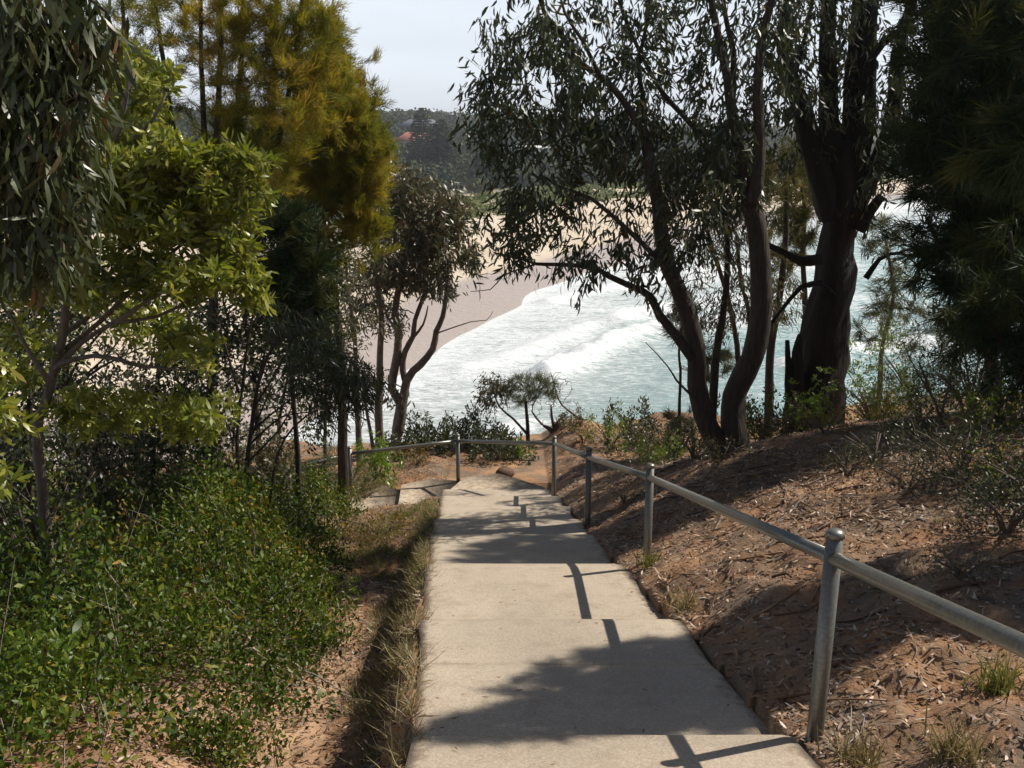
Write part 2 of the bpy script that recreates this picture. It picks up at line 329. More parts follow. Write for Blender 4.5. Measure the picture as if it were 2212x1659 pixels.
M['tile_red'] = plain('red_roof_tile', (.36, .11, .075), (.46, .16, .11), 1.2)
M['roof_grey'] = plain('grey_roof', (.10, .11, .13), (.15, .16, .18), .8)
M['wall_cream'] = plain('cream_render', (.5, .45, .38), (.58, .54, .47), .8)
M['wall_brick'] = plain('brown_brick', (.13, .07, .06), (.2, .12, .10), 1.2)
M['wall_white'] = plain('white_paint', (.75, .75, .74), (.82, .82, .8), .8)
M['glass'] = plain('dark_window_glass', (.03, .035, .04), (.06, .07, .08), 1, .15)
M['rock'] = plain('brown_rock', (.10, .055, .035), (.22, .13, .08), 14, .9)

# ------------------------------------------------------------------ path and terrain heights
SL = .27
noses = [  # left (sx), right (sx), forward distance of each tread's front edge
 (-1.95, -.35, 1.38), (4.13, -.475, 1.33), (6.55, -.66, 1.20), (8.95, -.82, 1.05), (11.05, -.97, .97), (12.55, -1.05, .93), (14.15, -1.12, .86), (15.75, -1.2, .78), (17.0, -1.28, .70)]
noses = [(-4.5, -.2, 1.5)] + noses
NY = np.array([n[0] for n in noses]); NL = np.array([n[1] for n in noses]); NR = np.array([n[2] for n in noses])
YK = 17.9
def zp(y): y = np.asarray(y, float); return np.where(y < YK, -1.6 - SL * y, -1.6 - SL * YK - .09 * (y - YK))
def xl(y): return np.interp(y, NY, NL)
def xr(y): return np.interp(y, NY, NR)
def edge(x): return 22.3 + .5 * np.sin(x * .7) + .25 * np.sin(x * 1.9) + .06 * np.maximum(x, 0)
def G(x, y, detail=True):
    x = np.asarray(x, float); y = np.asarray(y, float); b = zp(y) - .06
    yr = -.30 * np.maximum(y - 14, 0) * 1.0
    d = x - xr(y); sc = 1.0 + .8 * sstep(4, 10, y)
    right = sc * (1 - np.exp(-.33 * np.maximum(d, 0))) + np.maximum(yr, -1.6) * (.35 * sstep(.3, 2.0, d) + .25 * sstep(2.5, 5, d))
    e0 = xl(y) - x; e = np.where(e0 > 0, np.maximum(e0 + .30 * fbm(y * 1.6, x * .8 + 2, 3) * sstep(0, .15, e0) + .04, 0.001), e0); g = sstep(15.5, 11, y)
    left = -.62 * g * sstep(.05, .35, e) + .34 * g * sstep(1.0, 2.0, e) - .08 * np.maximum(e - 1.2, 0) - .008 * np.maximum(e - 6, 0) ** 2
    left = left * (1 + .5 * fbm(y * 1.3, x * .6 + 3, 3)) - .03 * sstep(0, .1, e)
    mk = sstep(16.4, 16.8, y) * sstep(18.5, 18.1, y) * sstep(-3.4, -3.0, x) * sstep(-1.1, -1.35, x)
    left = left - .26 * mk - .28 * sstep(12.5, 15.5, y) * sstep(.1, .7, e) * sstep(19, 18, y) * (1 - mk)
    z = b + np.where(d > 0, right, 0) + np.where(e > 0, left, 0)
    inside = (d < 0) & (e < 0); z = np.where(inside & (y < 18.2), z - .45, z)
    # beyond the edge the headland drops to the sea
    f = np.maximum(y - edge(x), 0); z = z - np.minimum(f * 1.1, .18 * f * f + .08 * f)
    fl = np.maximum(-10.5 - x, 0); z = z - np.minimum(.9 * fl, .12 * fl * fl)
    if detail:
        w = np.clip(np.maximum(d, e) * 3, 0.12, 1)
        z = z + w * (.32 * fbm(x * .55, y * .55, 3) + .18 * fbm(x * 2.3 + 9, y * 2.3, 3) + .09 * fbm(x * 7, y * 7, 3))
    return np.maximum(z, -21.5)
def Gp(x, y): return np.array((x, y, float(G(x, y))))
def PG(sx, sy, y0=3.0, y1=30.0):
    """where the ray (sx, sy) meets the ground"""
    for Y in np.arange(y0, y1, .05):
        p = P(sx, sy, Y)
        if p[2] < G(p[0], p[1]): return p
    return P(sx, sy, y1)
def grid(xs, ys, zf, name, mat, extra=None):
    X, Y = xs, ys; Z = zf(X, Y); n, m_ = X.shape; V = np.stack((X, Y, Z), -1).reshape(-1, 3)
    i, j = np.meshgrid(np.arange(n - 1), np.arange(m_ - 1), indexing='ij')
    F = np.stack((i * m_ + j, i * m_ + j + 1, (i + 1) * m_ + j + 1, (i + 1) * m_ + j), -1).reshape(-1, 4)
    mb = MB(); t = extra(X, Y, Z) if extra else {}; mb.add(V, F, t.get('tint', np.full(X.shape, .3)).ravel())
    o = mb.build(name, mat, smooth_=True)
    for k, v in t.items():
        if k != 'tint': a = o.data.attributes.new(k, 'FLOAT', 'POINT'); a.data.foreach_set('value', v.astype(np.float32).ravel())
    return o
# near headland
u = np.concatenate((np.linspace(-45, -9, 40), np.linspace(-8.9, -3.2, 90), np.linspace(-3.15, 4.5, 230), np.linspace(4.55, 12, 90), np.linspace(12.5, 60, 40)))
v = np.concatenate((np.linspace(-20, 1.8, 30), np.linspace(1.85, 12, 260), np.linspace(12.06, 25, 200), np.linspace(25.3, 50, 50)))
X, Y = np.meshgrid(u, v, indexing='xy')
def soil_t(X, Y, Z):
    e = xl(Y) - X; d = X - xr(Y)
    t = .95 * sstep(.35, .8, e) * sstep(2.3, 1.1, e) * sstep(2, 4, Y) * sstep(11, 8, Y) + .9 * sstep(.2, .9, d) * sstep(4.2, 2.2, d) * sstep(6.4, 7.5, Y) * sstep(11, 9, Y) * (.5 + fbm(X * 1.5, Y * 1.5))
    t = np.maximum(t, .9 * sstep(.0, .6, d) * sstep(4.5, 2.5, d) * sstep(18, 20, Y) * (.6 + fbm(X, Y)))
    return {'tint': np.clip(t + fbm(X * 3, Y * 3) * .5, 0, 1)}
ground = grid(X, Y, G, 'ground', M['soil'], soil_t); tag(ground, kind='structure')
ground['label'] = 'orange sandy soil of the headland on both sides of the concrete steps'

# concrete stepped path
mb = MB(); RIS = .16
def slab(y0, l0, r0, y1, l1, r1, z0, z1, th=.42, nx=10, ny=12, crack=None, nose=.012):
    """tread from y0 to y1; top from z0 to z1, front face, sides"""
    us = np.array([0, .035, .08, .2, .35, .5, .65, .8, .92, .965, 1.0]); nx = len(us); U, T_ = np.meshgrid(us, np.linspace(0, 1, ny), indexing='ij')
    YY = y0 + (y1 - y0) * T_; L_ = l0 + (l1 - l0) * T_; R_ = r0 + (r1 - r0) * T_
    edgew = (fbm(YY * 1.7, YY * .3 + 4) * .07); XX = L_ + (R_ - L_) * U + np.where(U == 0, edgew, 0) + np.where(U == 1, -edgew * 1.4, 0)
    ZZ = z0 + (z1 - z0) * T_ + .006 * fbm(XX * 2, YY * 2); ZZ = ZZ - nose * (T_ == 1) - .01 * ((U == 0) | (U == 1))
    YY = YY + .02 * fbm(XX * 2.5, np.full_like(XX, y1)) * (T_ == 1)
    top = np.stack((XX, YY, ZZ), -1); n = nx * ny; bot = top.copy(); bot[..., 2] -= th
    V = np.vstack((top.reshape(-1, 3), bot.reshape(-1, 3))); F = []
    for i in range(nx - 1):
        for j in range(ny - 1): F.append((i * ny + j, (i + 1) * ny + j, (i + 1) * ny + j + 1, i * ny + j + 1))
    for i in range(nx - 1):
        for j in (0, ny - 1): a = i * ny + j; c_ = (i + 1) * ny + j; F.append((a, c_, c_ + n, a + n))
    for j in range(ny - 1):
        for i in (0, nx - 1): a = i * ny + j; c_ = a + 1; F.append((a, c_, c_ + n, a + n))
    t = np.ones(V.shape[0])
    if crack is not None:
        pass
    et = np.where((U == 0) | (U == 1), .3, np.where((U < .04) | (U > .96), .6, np.where((U < .1) | (U > .9), .85, 1.0))).ravel(); t[:n] = et; t[n:] = .4
    mb.add(V, F, t)
for k in range(1, len(noses) - 0):
    y0, l0, r0 = noses[k - 1]; y1, l1, r1 = noses[k]
    z0 = float(zp(y0)) - RIS; z1 = float(zp(y1))
    if k == 3:      # a construction joint crosses this long tread
        ym = 5.55; f = (ym - y0) / (y1 - y0); zm = z0 + (z1 - z0) * f; lm = l0 + (l1 - l0) * f; rm = r0 + (r1 - r0) * f
        slab(y0 + .004, l0, r0, ym - .0015, lm, rm, z0, zm, nose=.002); slab(ym + .002, lm, rm, y1, l1, r1, zm - .004, z1)
    else: slab(y0 + .004, l0, r0, y1, l1, r1, z0, z1)
# steps that turn left round the corner
zl = float(zp(17.0)) - RIS
mb_f = lambda pts, z: mb.add(np.array([(x, y, z) for x, y in pts] + [(x, y, z - .4) for x, y in pts]),
    [tuple(range(len(pts)))] + [(i, (i + 1) % len(pts), (i + 1) % len(pts) + len(pts), i + len(pts)) for i in range(len(pts))])
mb_f([(-1.28, 17.004), (.70, 17.004), (.62, 17.5), (.1, 18.0), (-.25, 18.3), (-.9, 18.1)], zl)
mb_f([(-1.29, 16.7), (-1.284, 17.0), (-.904, 18.104), (-1.6, 18.25), (-2.1, 17.9), (-2.05, 16.9)], zl - .09)
mb_f([(-2.055, 16.95), (-2.105, 17.91), (-2.5, 18.15), (-3.1, 17.3), (-2.95, 16.8)], zl - .20)
path = mb.build('path', M['concrete']); tag(path, 'pale weathered concrete stepped path going down between the bushes', kind='structure')

# ------------------------------------------------------------------ handrail
posts = [(1.50, -.1), (1.425, 4.14), (1.28, 8.75), (.98, 12.1), (.72, 16.2), (-1.03, 18.05), (-3.02, 17.65), (-5.2, 16.5)]
ht = thing('handrail', (1.425, 4.14, float(zp(4.14))), 'galvanised steel pipe handrail with capped round posts down the right side of the steps', 'handrail')
PB = []
for i, (x, y) in enumerate(posts):
    zb = float(zp(y)) if i < 5 else (-6.50, -6.62, -6.9)[i - 5]
    lean = (0.0, 0.0) if i != 1 else (.012, -.01)
    H = 1.0; top = np.array((x + lean[0], y + lean[1], zb + H)); PB.append(top - np.array((0, 0, .115)))
    p = MB(); tube(p, [(x, y, zb - .5), (x, y, zb), top], .0385, 20, tint=.5); po = p.build('post', M['steel'], ht, True)
    if i == 2: po['label'] = 'post with green weeds at its foot'
    c_ = MB(); zt = top[2]
    tube(c_, [(top[0], top[1], zt - .012), (top[0], top[1], zt + .004), (top[0], top[1], zt + .014), (top[0], top[1], zt + .024)], [.0425, .0425, .037, .02], 20)
    co_ = c_.build('cap', M['steel'], po, True, shift=False); co_.data.transform(__import__('mathutils').Matrix.Translation(-Vector(ht.location)))
for a, b_ in zip(PB[:-1], PB[1:]):
    r = MB(); d = nrmz(b_ - a); q = [a + d * .0 + (b_ - a) * t - np.array((0, 0, .012 * math.sin(math.pi * t))) for t in np.linspace(0, 1, 7)]
    q = [a + (b_ - a) * t for t in np.linspace(.0005, .9995, 5)]
    tube(r, q, .0325, 18); r.build('rail', M['steel'], ht, True)

# ------------------------------------------------------------------ land, beach, hill, sea
shore_s = [(-300, 1080), (300, 1010), (560, 955), (700, 900), (800, 858), (880, 812), (960, 748), (1060, 690), (1160, 632), (1250, 600), (1340, 570), (1420, 545), (1500, 520), (1700, 480), (1930, 432), (2300, 404)]
shore = np.array([PZ(*s)[:2] for s in shore_s])
poly = np.vstack((shore, [(900, 700), (3000, 3000), (-3000, 3000), (-3000, -50)]))
def inpoly(X, Y, pl):
    r = np.zeros(X.shape, bool); n = len(pl)
    for i in range(n):
        x0, y0 = pl[i]; x1, y1 = pl[(i + 1) % n]
        c = ((y0 > Y) != (y1 > Y)) & (X < (x1 - x0) * (Y - y0) / ((y1 - y0) if y1 != y0 else 1e-9) + x0); r ^= c
    return r
def pdist(X, Y, pl):
    D = np.full(X.shape, 1e9)
    for i in range(len(pl) - 1):
        a = pl[i]; d = pl[i + 1] - a; t = np.clip(((X - a[0]) * d[0] + (Y - a[1]) * d[1]) / (d @ d), 0, 1)
        D = np.minimum(D, np.hypot(X - a[0] - t * d[0], Y - a[1] - t * d[1]))
    return D
def sd(X, Y):
    D = pdist(X, Y, shore) * np.where(inpoly(X, Y, poly), 1, -1); return D + 3.0 * fbm(X * .05, Y * .05, 3) * 2
vegline = np.array([PZ(s[0], s[1], -17.5)[:2] for s in [(-400, 560), (300, 520), (700, 490), (1000, 468), (1180, 440), (1330, 424), (1560, 414), (1800, 396), (1930, 388), (2400, 375)]])
vegpoly = np.vstack((vegline, [(3000, 3000), (-3000, 3000)]))
def back(X, Y): return pdist(X, Y, vegline) * np.where(inpoly(X, Y, vegpoly), 1, -1)
def land(X, Y):
    s = sd(X, Y); z = -20 + np.where(s > 0, 2.6 * (1 - np.exp(-.022 * s)) + .004 * s, .06 * s)
    k = back(X, Y) + 6 * fbm(X * .03, Y * .03); z = z + 1.5 * sstep(0, 12, k)
    ang = X / np.maximum(Y, 1)
    crest = 34 + 5 * np.interp(ang, [-.4, -.12, -.05, .1, .5], [1.2, 1.0, .2, -.2, 0]) + 10 * fbm(X * .006, Y * .006)
    R_ = np.hypot(X, Y); zc = .0224 * np.minimum(R_, 640) - 6.5 + 5 * fbm(X * .006, Y * .006)
    z = z + (zc - z) * sstep(50, 290, k)
    return np.maximum(z, -24)
th_ = np.radians(np.linspace(-62, 62, 330)); rr_ = np.concatenate((np.geomspace(34, 700, 330), np.geomspace(720, 2500, 12)))
TT, RR = np.meshgrid(th_, rr_, indexing='xy'); X, Y = RR * np.sin(TT), RR * np.cos(TT)
def land_t(X, Y, Z):
    s = sd(X, Y) + 4 * fbm(X * .08, Y * .02); k = back(X, Y) + 10 * fbm(X * .05 + 3, Y * .05)
    return {'wet': sstep(14, 10, s), 'veg': sstep(14, 40, k)}
beach = grid(X, Y, land, 'beach', M['sand'], land_t); tag(beach, 'wide pale sand beach curving round the bay with a wooded slope behind', kind='structure')
th_ = np.radians(np.linspace(-50, 50, 620)); rr_ = np.concatenate((np.geomspace(34, 330, 620), np.geomspace(335, 2600, 30)))
TT, RR = np.meshgrid(th_, rr_, indexing='xy'); X, Y = RR * np.sin(TT), RR * np.cos(TT)
brk = [([(1000, 800), (1120, 765), (1250, 712), (1330, 690)], .35, .55), ([(1480, 600), (1600, 585), (1800, 575)], .6, .9), ([(1700, 790), (1850, 760), (2000, 745)], .7, .9), ([(1180, 812), (1215, 792), (1260, 770), (1330, 738), (1400, 722), (1490, 708), (1600, 700)], 1.0, 1.0), ([(1335, 698), (1380, 682), (1450, 668), (1600, 652), (1800, 640)], .8, 1.0),
       ([(1050, 985), (1075, 940), (1150, 922), (1230, 930)], .5, .8), ([(1180, 655), (1290, 628), (1400, 606), (1500, 585), (1700, 560)], .5, .7), ([(1850, 470), (1930, 452), (2100, 430)], .7, 1.0)]
def sea_z(X, Y):
    z = np.full(X.shape, -20.0); s = -sd(X, Y); a = sstep(0, 25, s)
    z = z + a * (.45 * fbm(X * .25, Y * .45, 4) + .28 * fbm(X * .9, Y * 1.6, 3))
    for pts, h, f in brk:
        D = pdist(X, Y, np.array([PZ(*p)[:2] for p in pts])); z = z + h * 1.5 * np.exp(-(D / 1.5) ** 2) * (.8 + .8 * fbm(X * .4, Y * .4))
    return z
def sea_t(X, Y, Z):
    s = -sd(X, Y); foam = .30 * np.exp(-np.maximum(s, 0) / 3.0)
    cov = .315 - .06 * sstep(25, 80, s) - .16 * sstep(80, 170, s); foam = foam + cov + .22 * fbm(X * .035, Y * .06, 3)
    for pts, h, f in brk:
        pl = np.array([PZ(*p)[:2] for p in pts]); D = pdist(X, Y, pl); side = D.copy()
        foam = foam + f * (.42 * np.exp(-(D / 1.6) ** 2) + .12 * np.exp(-(D / 9.0) ** 2))
    # calm green gaps
    for sx, sy, r, a in ((1300, 935, 5, .35), (1450, 880, 9, .22), (1380, 700, 6, .25), (1560, 760, 14, .2)):
        p = PZ(sx, sy); foam = foam - a * np.exp(-((X - p[0]) ** 2 + (Y - p[1]) ** 2) / r ** 2)
    return {'foam': foam, 'deep': sstep(2, 70, s)}
sea = grid(X, Y, sea_z, 'sea', M['sea'], sea_t); tag(sea, 'foamy pale turquoise surf rolling onto the beach', kind='structure')

def clumps(mb, c, rad, n, size, flat=.0, tc_=None):
    v = nrmz(RNG.normal(size=(n, 3))); lump = 1 + .35 * fbm(v[:, 0] * 2.2 + c[0], v[:, 1] * 2.2 + v[:, 2] * 2 + c[1], 2) * 2
    p = np.array(c) + v * np.array(rad) * (lump * RNG.uniform(.7, 1.05, n))[:, None]
    d = nrmz(v + RNG.normal(0, .6, (n, 3))) ; leaves(mb, 'oval', p, np.cross(d, RNG.normal(size=(n, 3))), size * RNG.uniform(.6, 1.4, n), size * .8, tint=np.clip(RNG.normal(random.uniform(.3, .7) if tc_ is None else tc_, .13, n), 0, 1), nh=d)
# wooded slope behind the bay: too many crowns to count, one mass
mb = MB(); cnt = 0
for k in range(4200):
    ang = random.uniform(-.45, .52); r = random.uniform(270, 640); x = r * math.sin(ang); y = r * math.cos(ang)
    kb = float(back(np.array([x]), np.array([y]))[0])
    if kb < 34: continue
    p = np.array((x, y, float(land(np.array([x]), np.array([y]))[0])))
    h = random.uniform(3.5, 7.5); w = h * random.uniform(.5, .75); front = kb < 90
    clumps(mb, (x, y, p[2] + h * .5), (w, w, h * .62), 150 if front else 90, 1.3 if front else 1.7); cnt += 1
wood = mb.build('wooded_hillside', M['forest']); tag(wood, 'dark dense bush covering the hillside behind the beach', 'woodland', kind='stuff')
# visible crowns vary in colour
# dune vegetation
mb = MB()
for k in range(1500):
    i = random.uniform(0, len(vegline) - 1.001); a = vegline[int(i)]; b_ = vegline[int(i) + 1]; q = a + (b_ - a) * (i % 1)
    q = q + np.array((random.uniform(-5, 5), random.uniform(-2, 40))); x, y = q
    z = float(land(np.array([x]), np.array([y]))[0]); clumps(mb, (x, y, z), (2.4, 2.0, .7), 40, .8)
dune = mb.build('dune_grass', M['dune']); tag(dune, 'yellow green low plants on the dune at the back of the beach', 'dune plants', kind='stuff')
# dune bushes
for (sx, sy, w, h, lab) in ((1075, 405, 9, 5, 'grey green rounded bush at the back of the beach left of the pine foot'), (1030, 425, 7, 4, 'low spreading bush at the near left end of the dune plants'),
                            (1215, 395, 8, 4.5, 'dark rounded bush behind the beach below the right pine'), (1330, 385, 9, 5, 'broad dark bush behind the beach framed by gum leaves')):
    p = PZ(sx, sy, -17); z = float(land(np.array([p[0]]), np.array([p[1]]))[0]); t = thing('bush', (p[0], p[1], z), lab, 'bush', 'bushes behind the beach')
    c1 = MB(); clumps(c1, (p[0], p[1], z + h * .5), (w * .6, w * .5, h * .55), 420, .8, tc_=.75); c1.build('crown', M['forest'], t)
    c2 = MB(); tube(c2, [(p[0], p[1], z - .3), (p[0] + .2, p[1], z + h * .6)], [.25, .1], 6); c2.build('trunk', M['bark'], t)
# Norfolk pines
def pine(sx, sybase, Y, top, lab, wid=5.2):
    p = P(sx, sybase, Y); z = float(land(np.array([p[0]]), np.array([p[1]]))[0]); t = thing('norfolk_pine', (p[0], p[1], z), lab, 'pine tree', 'tall pines behind the beach'); H = P(sx, top, Y)[2] - z
    tr = MB(); tube(tr, [(p[0], p[1], z - 1), (p[0], p[1], z + H * .5), (p[0], p[1], z + H)], [.5, .3, .06], 8); tr.build('trunk', M['bark'], t)
    cr_ = MB(); br = MB(); n = 26
    for i in range(n):
        f = i / (n - 1); zz = z + H * (.12 + .86 * f); L = wid * (1 - f) ** .6 * min(1, .55 + 1.6 * f) + .3; a0 = random.random() * 6
        for k in range(7):
            a = a0 + k * .898 + random.uniform(-.15, .15); l = L * random.uniform(.8, 1.1); m_ = max(4, int(l * 4)); tt = RNG.uniform(.1, 1, m_ * 3)
            d = np.array((math.cos(a), math.sin(a), 0.0)); q = np.array((p[0], p[1], zz)) + d * (l * tt)[:, None]; q[:, 2] += .12 * l * tt ** 2 - .05 * l
            tube(br, [(p[0], p[1], zz), (p[0] + d[0] * l, p[1] + d[1] * l, zz + .07 * l)], [.07, .02], 3, cap=False)
            leaves(cr_, 'oval', q + RNG.normal(0, .12, q.shape), d + RNG.normal(0, .5, q.shape) * np.array((1, 1, .35)), RNG.uniform(.6, 1.3, len(q)), .5, nh=np.array((0, 0, 1.0)) + RNG.normal(0, .35, q.shape))
    br.build('branches', M['bark'], t); cr_.build('crown', M['pine'], t)
pine(955, 430, 325, 256, 'broad dark pine with tiered branches right of the red roofed house', 8.0)
pine(1057, 425, 318, 306, 'shorter dark tiered pine to the right of the broad one', 7.4)
pine(914, 430, 350, 232, 'narrow pine standing in front of the red roofed house', 6.5)
# skyline trees
for i, (sx, sy, w, lab) in enumerate(((868, 240, 7, 'small skyline tree at the left end of the ridge'), (918, 236, 9, 'flat topped skyline tree above the grey roofed building'), (1000, 246, 8, 'rounded skyline tree right of the flat topped one'),
                       (1045, 250, 8, 'low skyline tree near the drooping gum leaves'))):
    p = P(sx, sy + 12, 600); zb = p[2] - 9; t = thing('skyline_tree', (p[0], p[1], zb), lab, 'tree', 'trees on the ridge')
    c1 = MB(); clumps(c1, (p[0], p[1], p[2]), (w, w * .8, w * .38), 260, 1.5); clumps(c1, (p[0] + w * .6, p[1], p[2] - 2), (w * .6, w * .5, w * .3), 120, 1.4); c1.build('crown', M['forest'], t)
    c2 = MB(); tube(c2, [(p[0], p[1], zb), (p[0] + .8, p[1], p[2])], [.5, .25], 6); c2.build('trunk', M['bark'], t)
# houses
def house(name, sx, sy, Y, w, dpt, h, rh, wall, roof, lab, nwin=4, gable=False):
    c = P(sx, sy, Y); t = thing(name, (c[0], c[1], c[2] - h), lab, 'house' if name == 'house' else 'building')
    x0, x1, y0, y1, z0, z1 = c[0] - w / 2, c[0] + w / 2, c[1], c[1] + dpt, c[2] - h, c[2]
    b = MB(); V = [(x, y, z) for z in (z0 - 3, z1) for x, y in ((x0, y0), (x1, y0), (x1, y1), (x0, y1))]
    b.add(V, [(0, 1, 5, 4), (1, 2, 6, 5), (2, 3, 7, 6), (3, 0, 4, 7)]); b.build('wall', wall, t)
    o = .8; r = MB(); ins = 0.0 if gable else min(dpt * .5, w * .3)
    V = [(x0 - o, y0 - o, z1 - .1), (x1 + o, y0 - o, z1 - .1), (x1 + o, y1 + o, z1 - .1), (x0 - o, y1 + o, z1 - .1), (x0 - o + ins, c[1] + dpt / 2, z1 + rh), (x1 + o - ins, c[1] + dpt / 2, z1 + rh),
         (x0 - o, y0 - o, z1 - .35), (x1 + o, y0 - o, z1 - .35), (x1 + o, y1 + o, z1 - .35), (x0 - o, y1 + o, z1 - .35)]
    r.add(V, [(0, 1, 5, 4), (1, 2, 5), (2, 3, 4, 5), (3, 0, 4), (6, 7, 1, 0), (7, 8, 2, 1), (8, 9, 3, 2), (9, 6, 0, 3), (9, 8, 7, 6)])
    ro = r.build('roof', roof, t)
    for i in range(nwin):
        xx = x0 + w * (i + .5) / nwin; ww = w / nwin * .28; wi = MB()
        V = [(xx + sx_ * ww, y0 - .05 + dy, z0 + h * .3 + dz * h * .45) for dy in (0, .04) for sx_, dz in ((-1, 0), (1, 0), (1, 1), (-1, 1))]
        wi.add(V, [(0, 1, 2, 3), (0, 4, 5, 1), (1, 5, 6, 2), (2, 6, 7, 3), (3, 7, 4, 0)]); wi.build('window', M['glass'], t)
house('house', 895, 303, 430, 16, 12, 4.5, 3.2, M['wall_cream'], M['tile_red'], 'cream house with a red tiled hip roof behind the pines', 4)
house('building', 908, 272, 470, 21, 12, 4, 3.0, M['wall_brick'], M['roof_grey'], 'long grey roofed brown building above the red roofed house', 7)
house('house', 1135, 318, 420, 20, 10, 2.6, .6, M['wall_white'], M['wall_white'], 'low white flat roofed house on the slope right of the pines', 5)
house('house', 1385, 314, 430, 12, 10, 3, 1.2, M['wall_white'], M['roof_grey'], 'small white house glimpsed left of the forked gum trunk', 3)
house('house', 1560, 312, 440, 14, 10, 3, 1.2, M['wall_white'], M['roof_grey'], 'small white house glimpsed between the forked gum limbs', 3)
# ------------------------------------------------------------------ vegetation
def plant(name, base, label, cat, group=None): return thing(name, tuple(base), label, cat, group)
def finish(t, T, crown, leafm, barkm, crownname='crown'):
    T.wood.build('trunk', barkm, t, True)
    if crown is not None and crown.n: crown.build(crownname, leafm, t)
def L3(pts, Y): return [P(p[0], p[1], p[2] if len(p) > 2 else Y) for p in pts]
def tree_base(sx, sy, Y):
    p = P(sx, sy, Y); return np.array((p[0], p[1], min(p[2], float(G(p[0], p[1])) + .02)))

# -- forked gum right of the steps
Y = 12.9; T = Tree(); b0 = tree_base(1568, 1000, Y); t = plant('gum_tree', b0, 'forked gum tree with brown trunk and long arching left branch beside the handrail', 'tree')
foot = b0 - np.array((0, 0, .4))
T.limb([foot, b0] + L3([(1532, 928), (1507, 832), (1502, 748), (1478, 652), (1447, 583), (1428, 500), (1421, 441), (1405, 365), (1394, 288)], Y), .17, .075, 10)
T.limb([b0 + np.array((.06, .02, -.3)), b0 + np.array((.1, 0, .1))] + L3([(1583, 880), (1594, 832), (1624, 775), (1640, 702), (1643, 621), (1639, 526), (1632, 480), (1615, 434)], Y + .1), .19, .12, 10)
T.limb(L3([(1615, 440), (1601, 345), (1582, 249), (1570, 173), (1551, 77), (1536, 0), (1525, -120)], Y + .2), .085, .03)
T.limb(L3([(1580, 235), (1584, 115), (1566, 23), (1560, -110)], Y + .3), .05, .02)
T.limb(L3([(1618, 440), (1632, 403), (1639, 307), (1637, 192), (1643, 96), (1660, 25), (1690, -110)], Y), .10, .035)
T.limb(L3([(1605, 400), (1555, 372), (1497, 276), (1440, 211), (1382, 115), (1340, 20), (1320, -80)], Y + .6), .05, .02)
T.limb(L3([(1394, 290), (1340, 211), (1298, 169), (1252, 134), (1210, 70), (1175, 28), (1150, -60)], Y - .2), .055, .02)
T.limb(L3([(1300, 170), (1259, 88), (1220, 28), (1200, -60)], Y - .5), .03, .012)
T.limb(L3([(1392, 285), (1388, 201), (1380, 140), (1400, 40), (1410, -80)], Y + .3), .04, .015)
T.limb(L3([(1496, 775), (1458, 725), (1424, 679), (1405, 640), (1367, 621), (1315, 599), (1280, 582), (1210, 571), (1157, 570), (1125, 559), (1069, 547)], Y - .1), .07, .012)
T.limb(L3([(1160, 571), (1122, 582), (1086, 596), (1060, 625), (1016, 632)], Y - .2), .014, .004)
T.limb(L3([(1476, 640), (1420, 560), (1351, 492), (1280, 430), (1210, 405), (1174, 380)], Y - .4), .045, .014)
T.limb(L3([(1503, 860), (1460, 820), (1441, 790), (1395, 737)], Y - .3), .02, .005)
T.limb(L3([(1447, 583), (1500, 520), (1540, 470)], Y), .03, .012)
tg = blob((1035, 195, Y - .6, 35, 30, .4, 16), (1060, 290, Y - .5, 30, 40, .4, 16), (1600, 330, Y + .4, 60, 60, .6, 20), (1680, 140, Y + .4, 50, 70, .6, 24), (1130, 40, Y - .6, 80, 70, .8, 60), (1090, 185, Y - .5, 75, 65, .6, 55), (1230, 140, Y - .3, 110, 80, .8, 70), (1260, 240, Y, 110, 90, .8, 95), (1330, 330, Y, 110, 80, .8, 75), (1180, 290, Y - .3, 90, 90, .6, 65), (1090, 290, Y - .4, 60, 60, .5, 30),
    (1400, 40, Y + .4, 150, 90, 1.0, 90), (1460, 180, Y + .5, 120, 100, 1.0, 90), (1520, 300, Y + .5, 90, 90, .8, 55), (1570, 420, Y + .5, 90, 60, .6, 40), (1130, 495, Y - .3, 60, 40, .5, 32), (1220, 450, Y - .4, 80, 50, .5, 50), (1140, 420, Y - .4, 60, 40, .4, 22),
    (1330, 550, Y - .4, 85, 45, .5, 45), (1400, 620, Y - .2, 70, 60, .5, 30), (1250, 585, Y - .1, 60, 16, .3, 12), (1070, 540, Y - .1, 50, 35, .3, 22), (1420, 350, Y + .4, 70, 80, .8, 40), (1600, 60, Y + .4, 70, 90, 1.0, 35), (1680, 60, Y + .4, 60, 90, 1.0, 20), (1620, 200, Y + .6, 60, 80, .8, 35), (1510, 480, Y - .3, 70, 50, .6, 45), (1450, 430, Y, 70, 60, .6, 35), (1560, 330, Y + .3, 60, 80, .6, 30), (1350, -120, Y, 280, 90, 1.5, 130), (1600, -140, Y, 150, 90, 1.5, 60))
e, d = T.grow(plume(tg, 4, .13), bend=.15, wig=.09, pen=.3); c = MB(); gum_leaves(c, e, d, 13, .15, .030, sp=.13, droop=1.0)
finish(t, T, c, M['gum'], M['bark'])

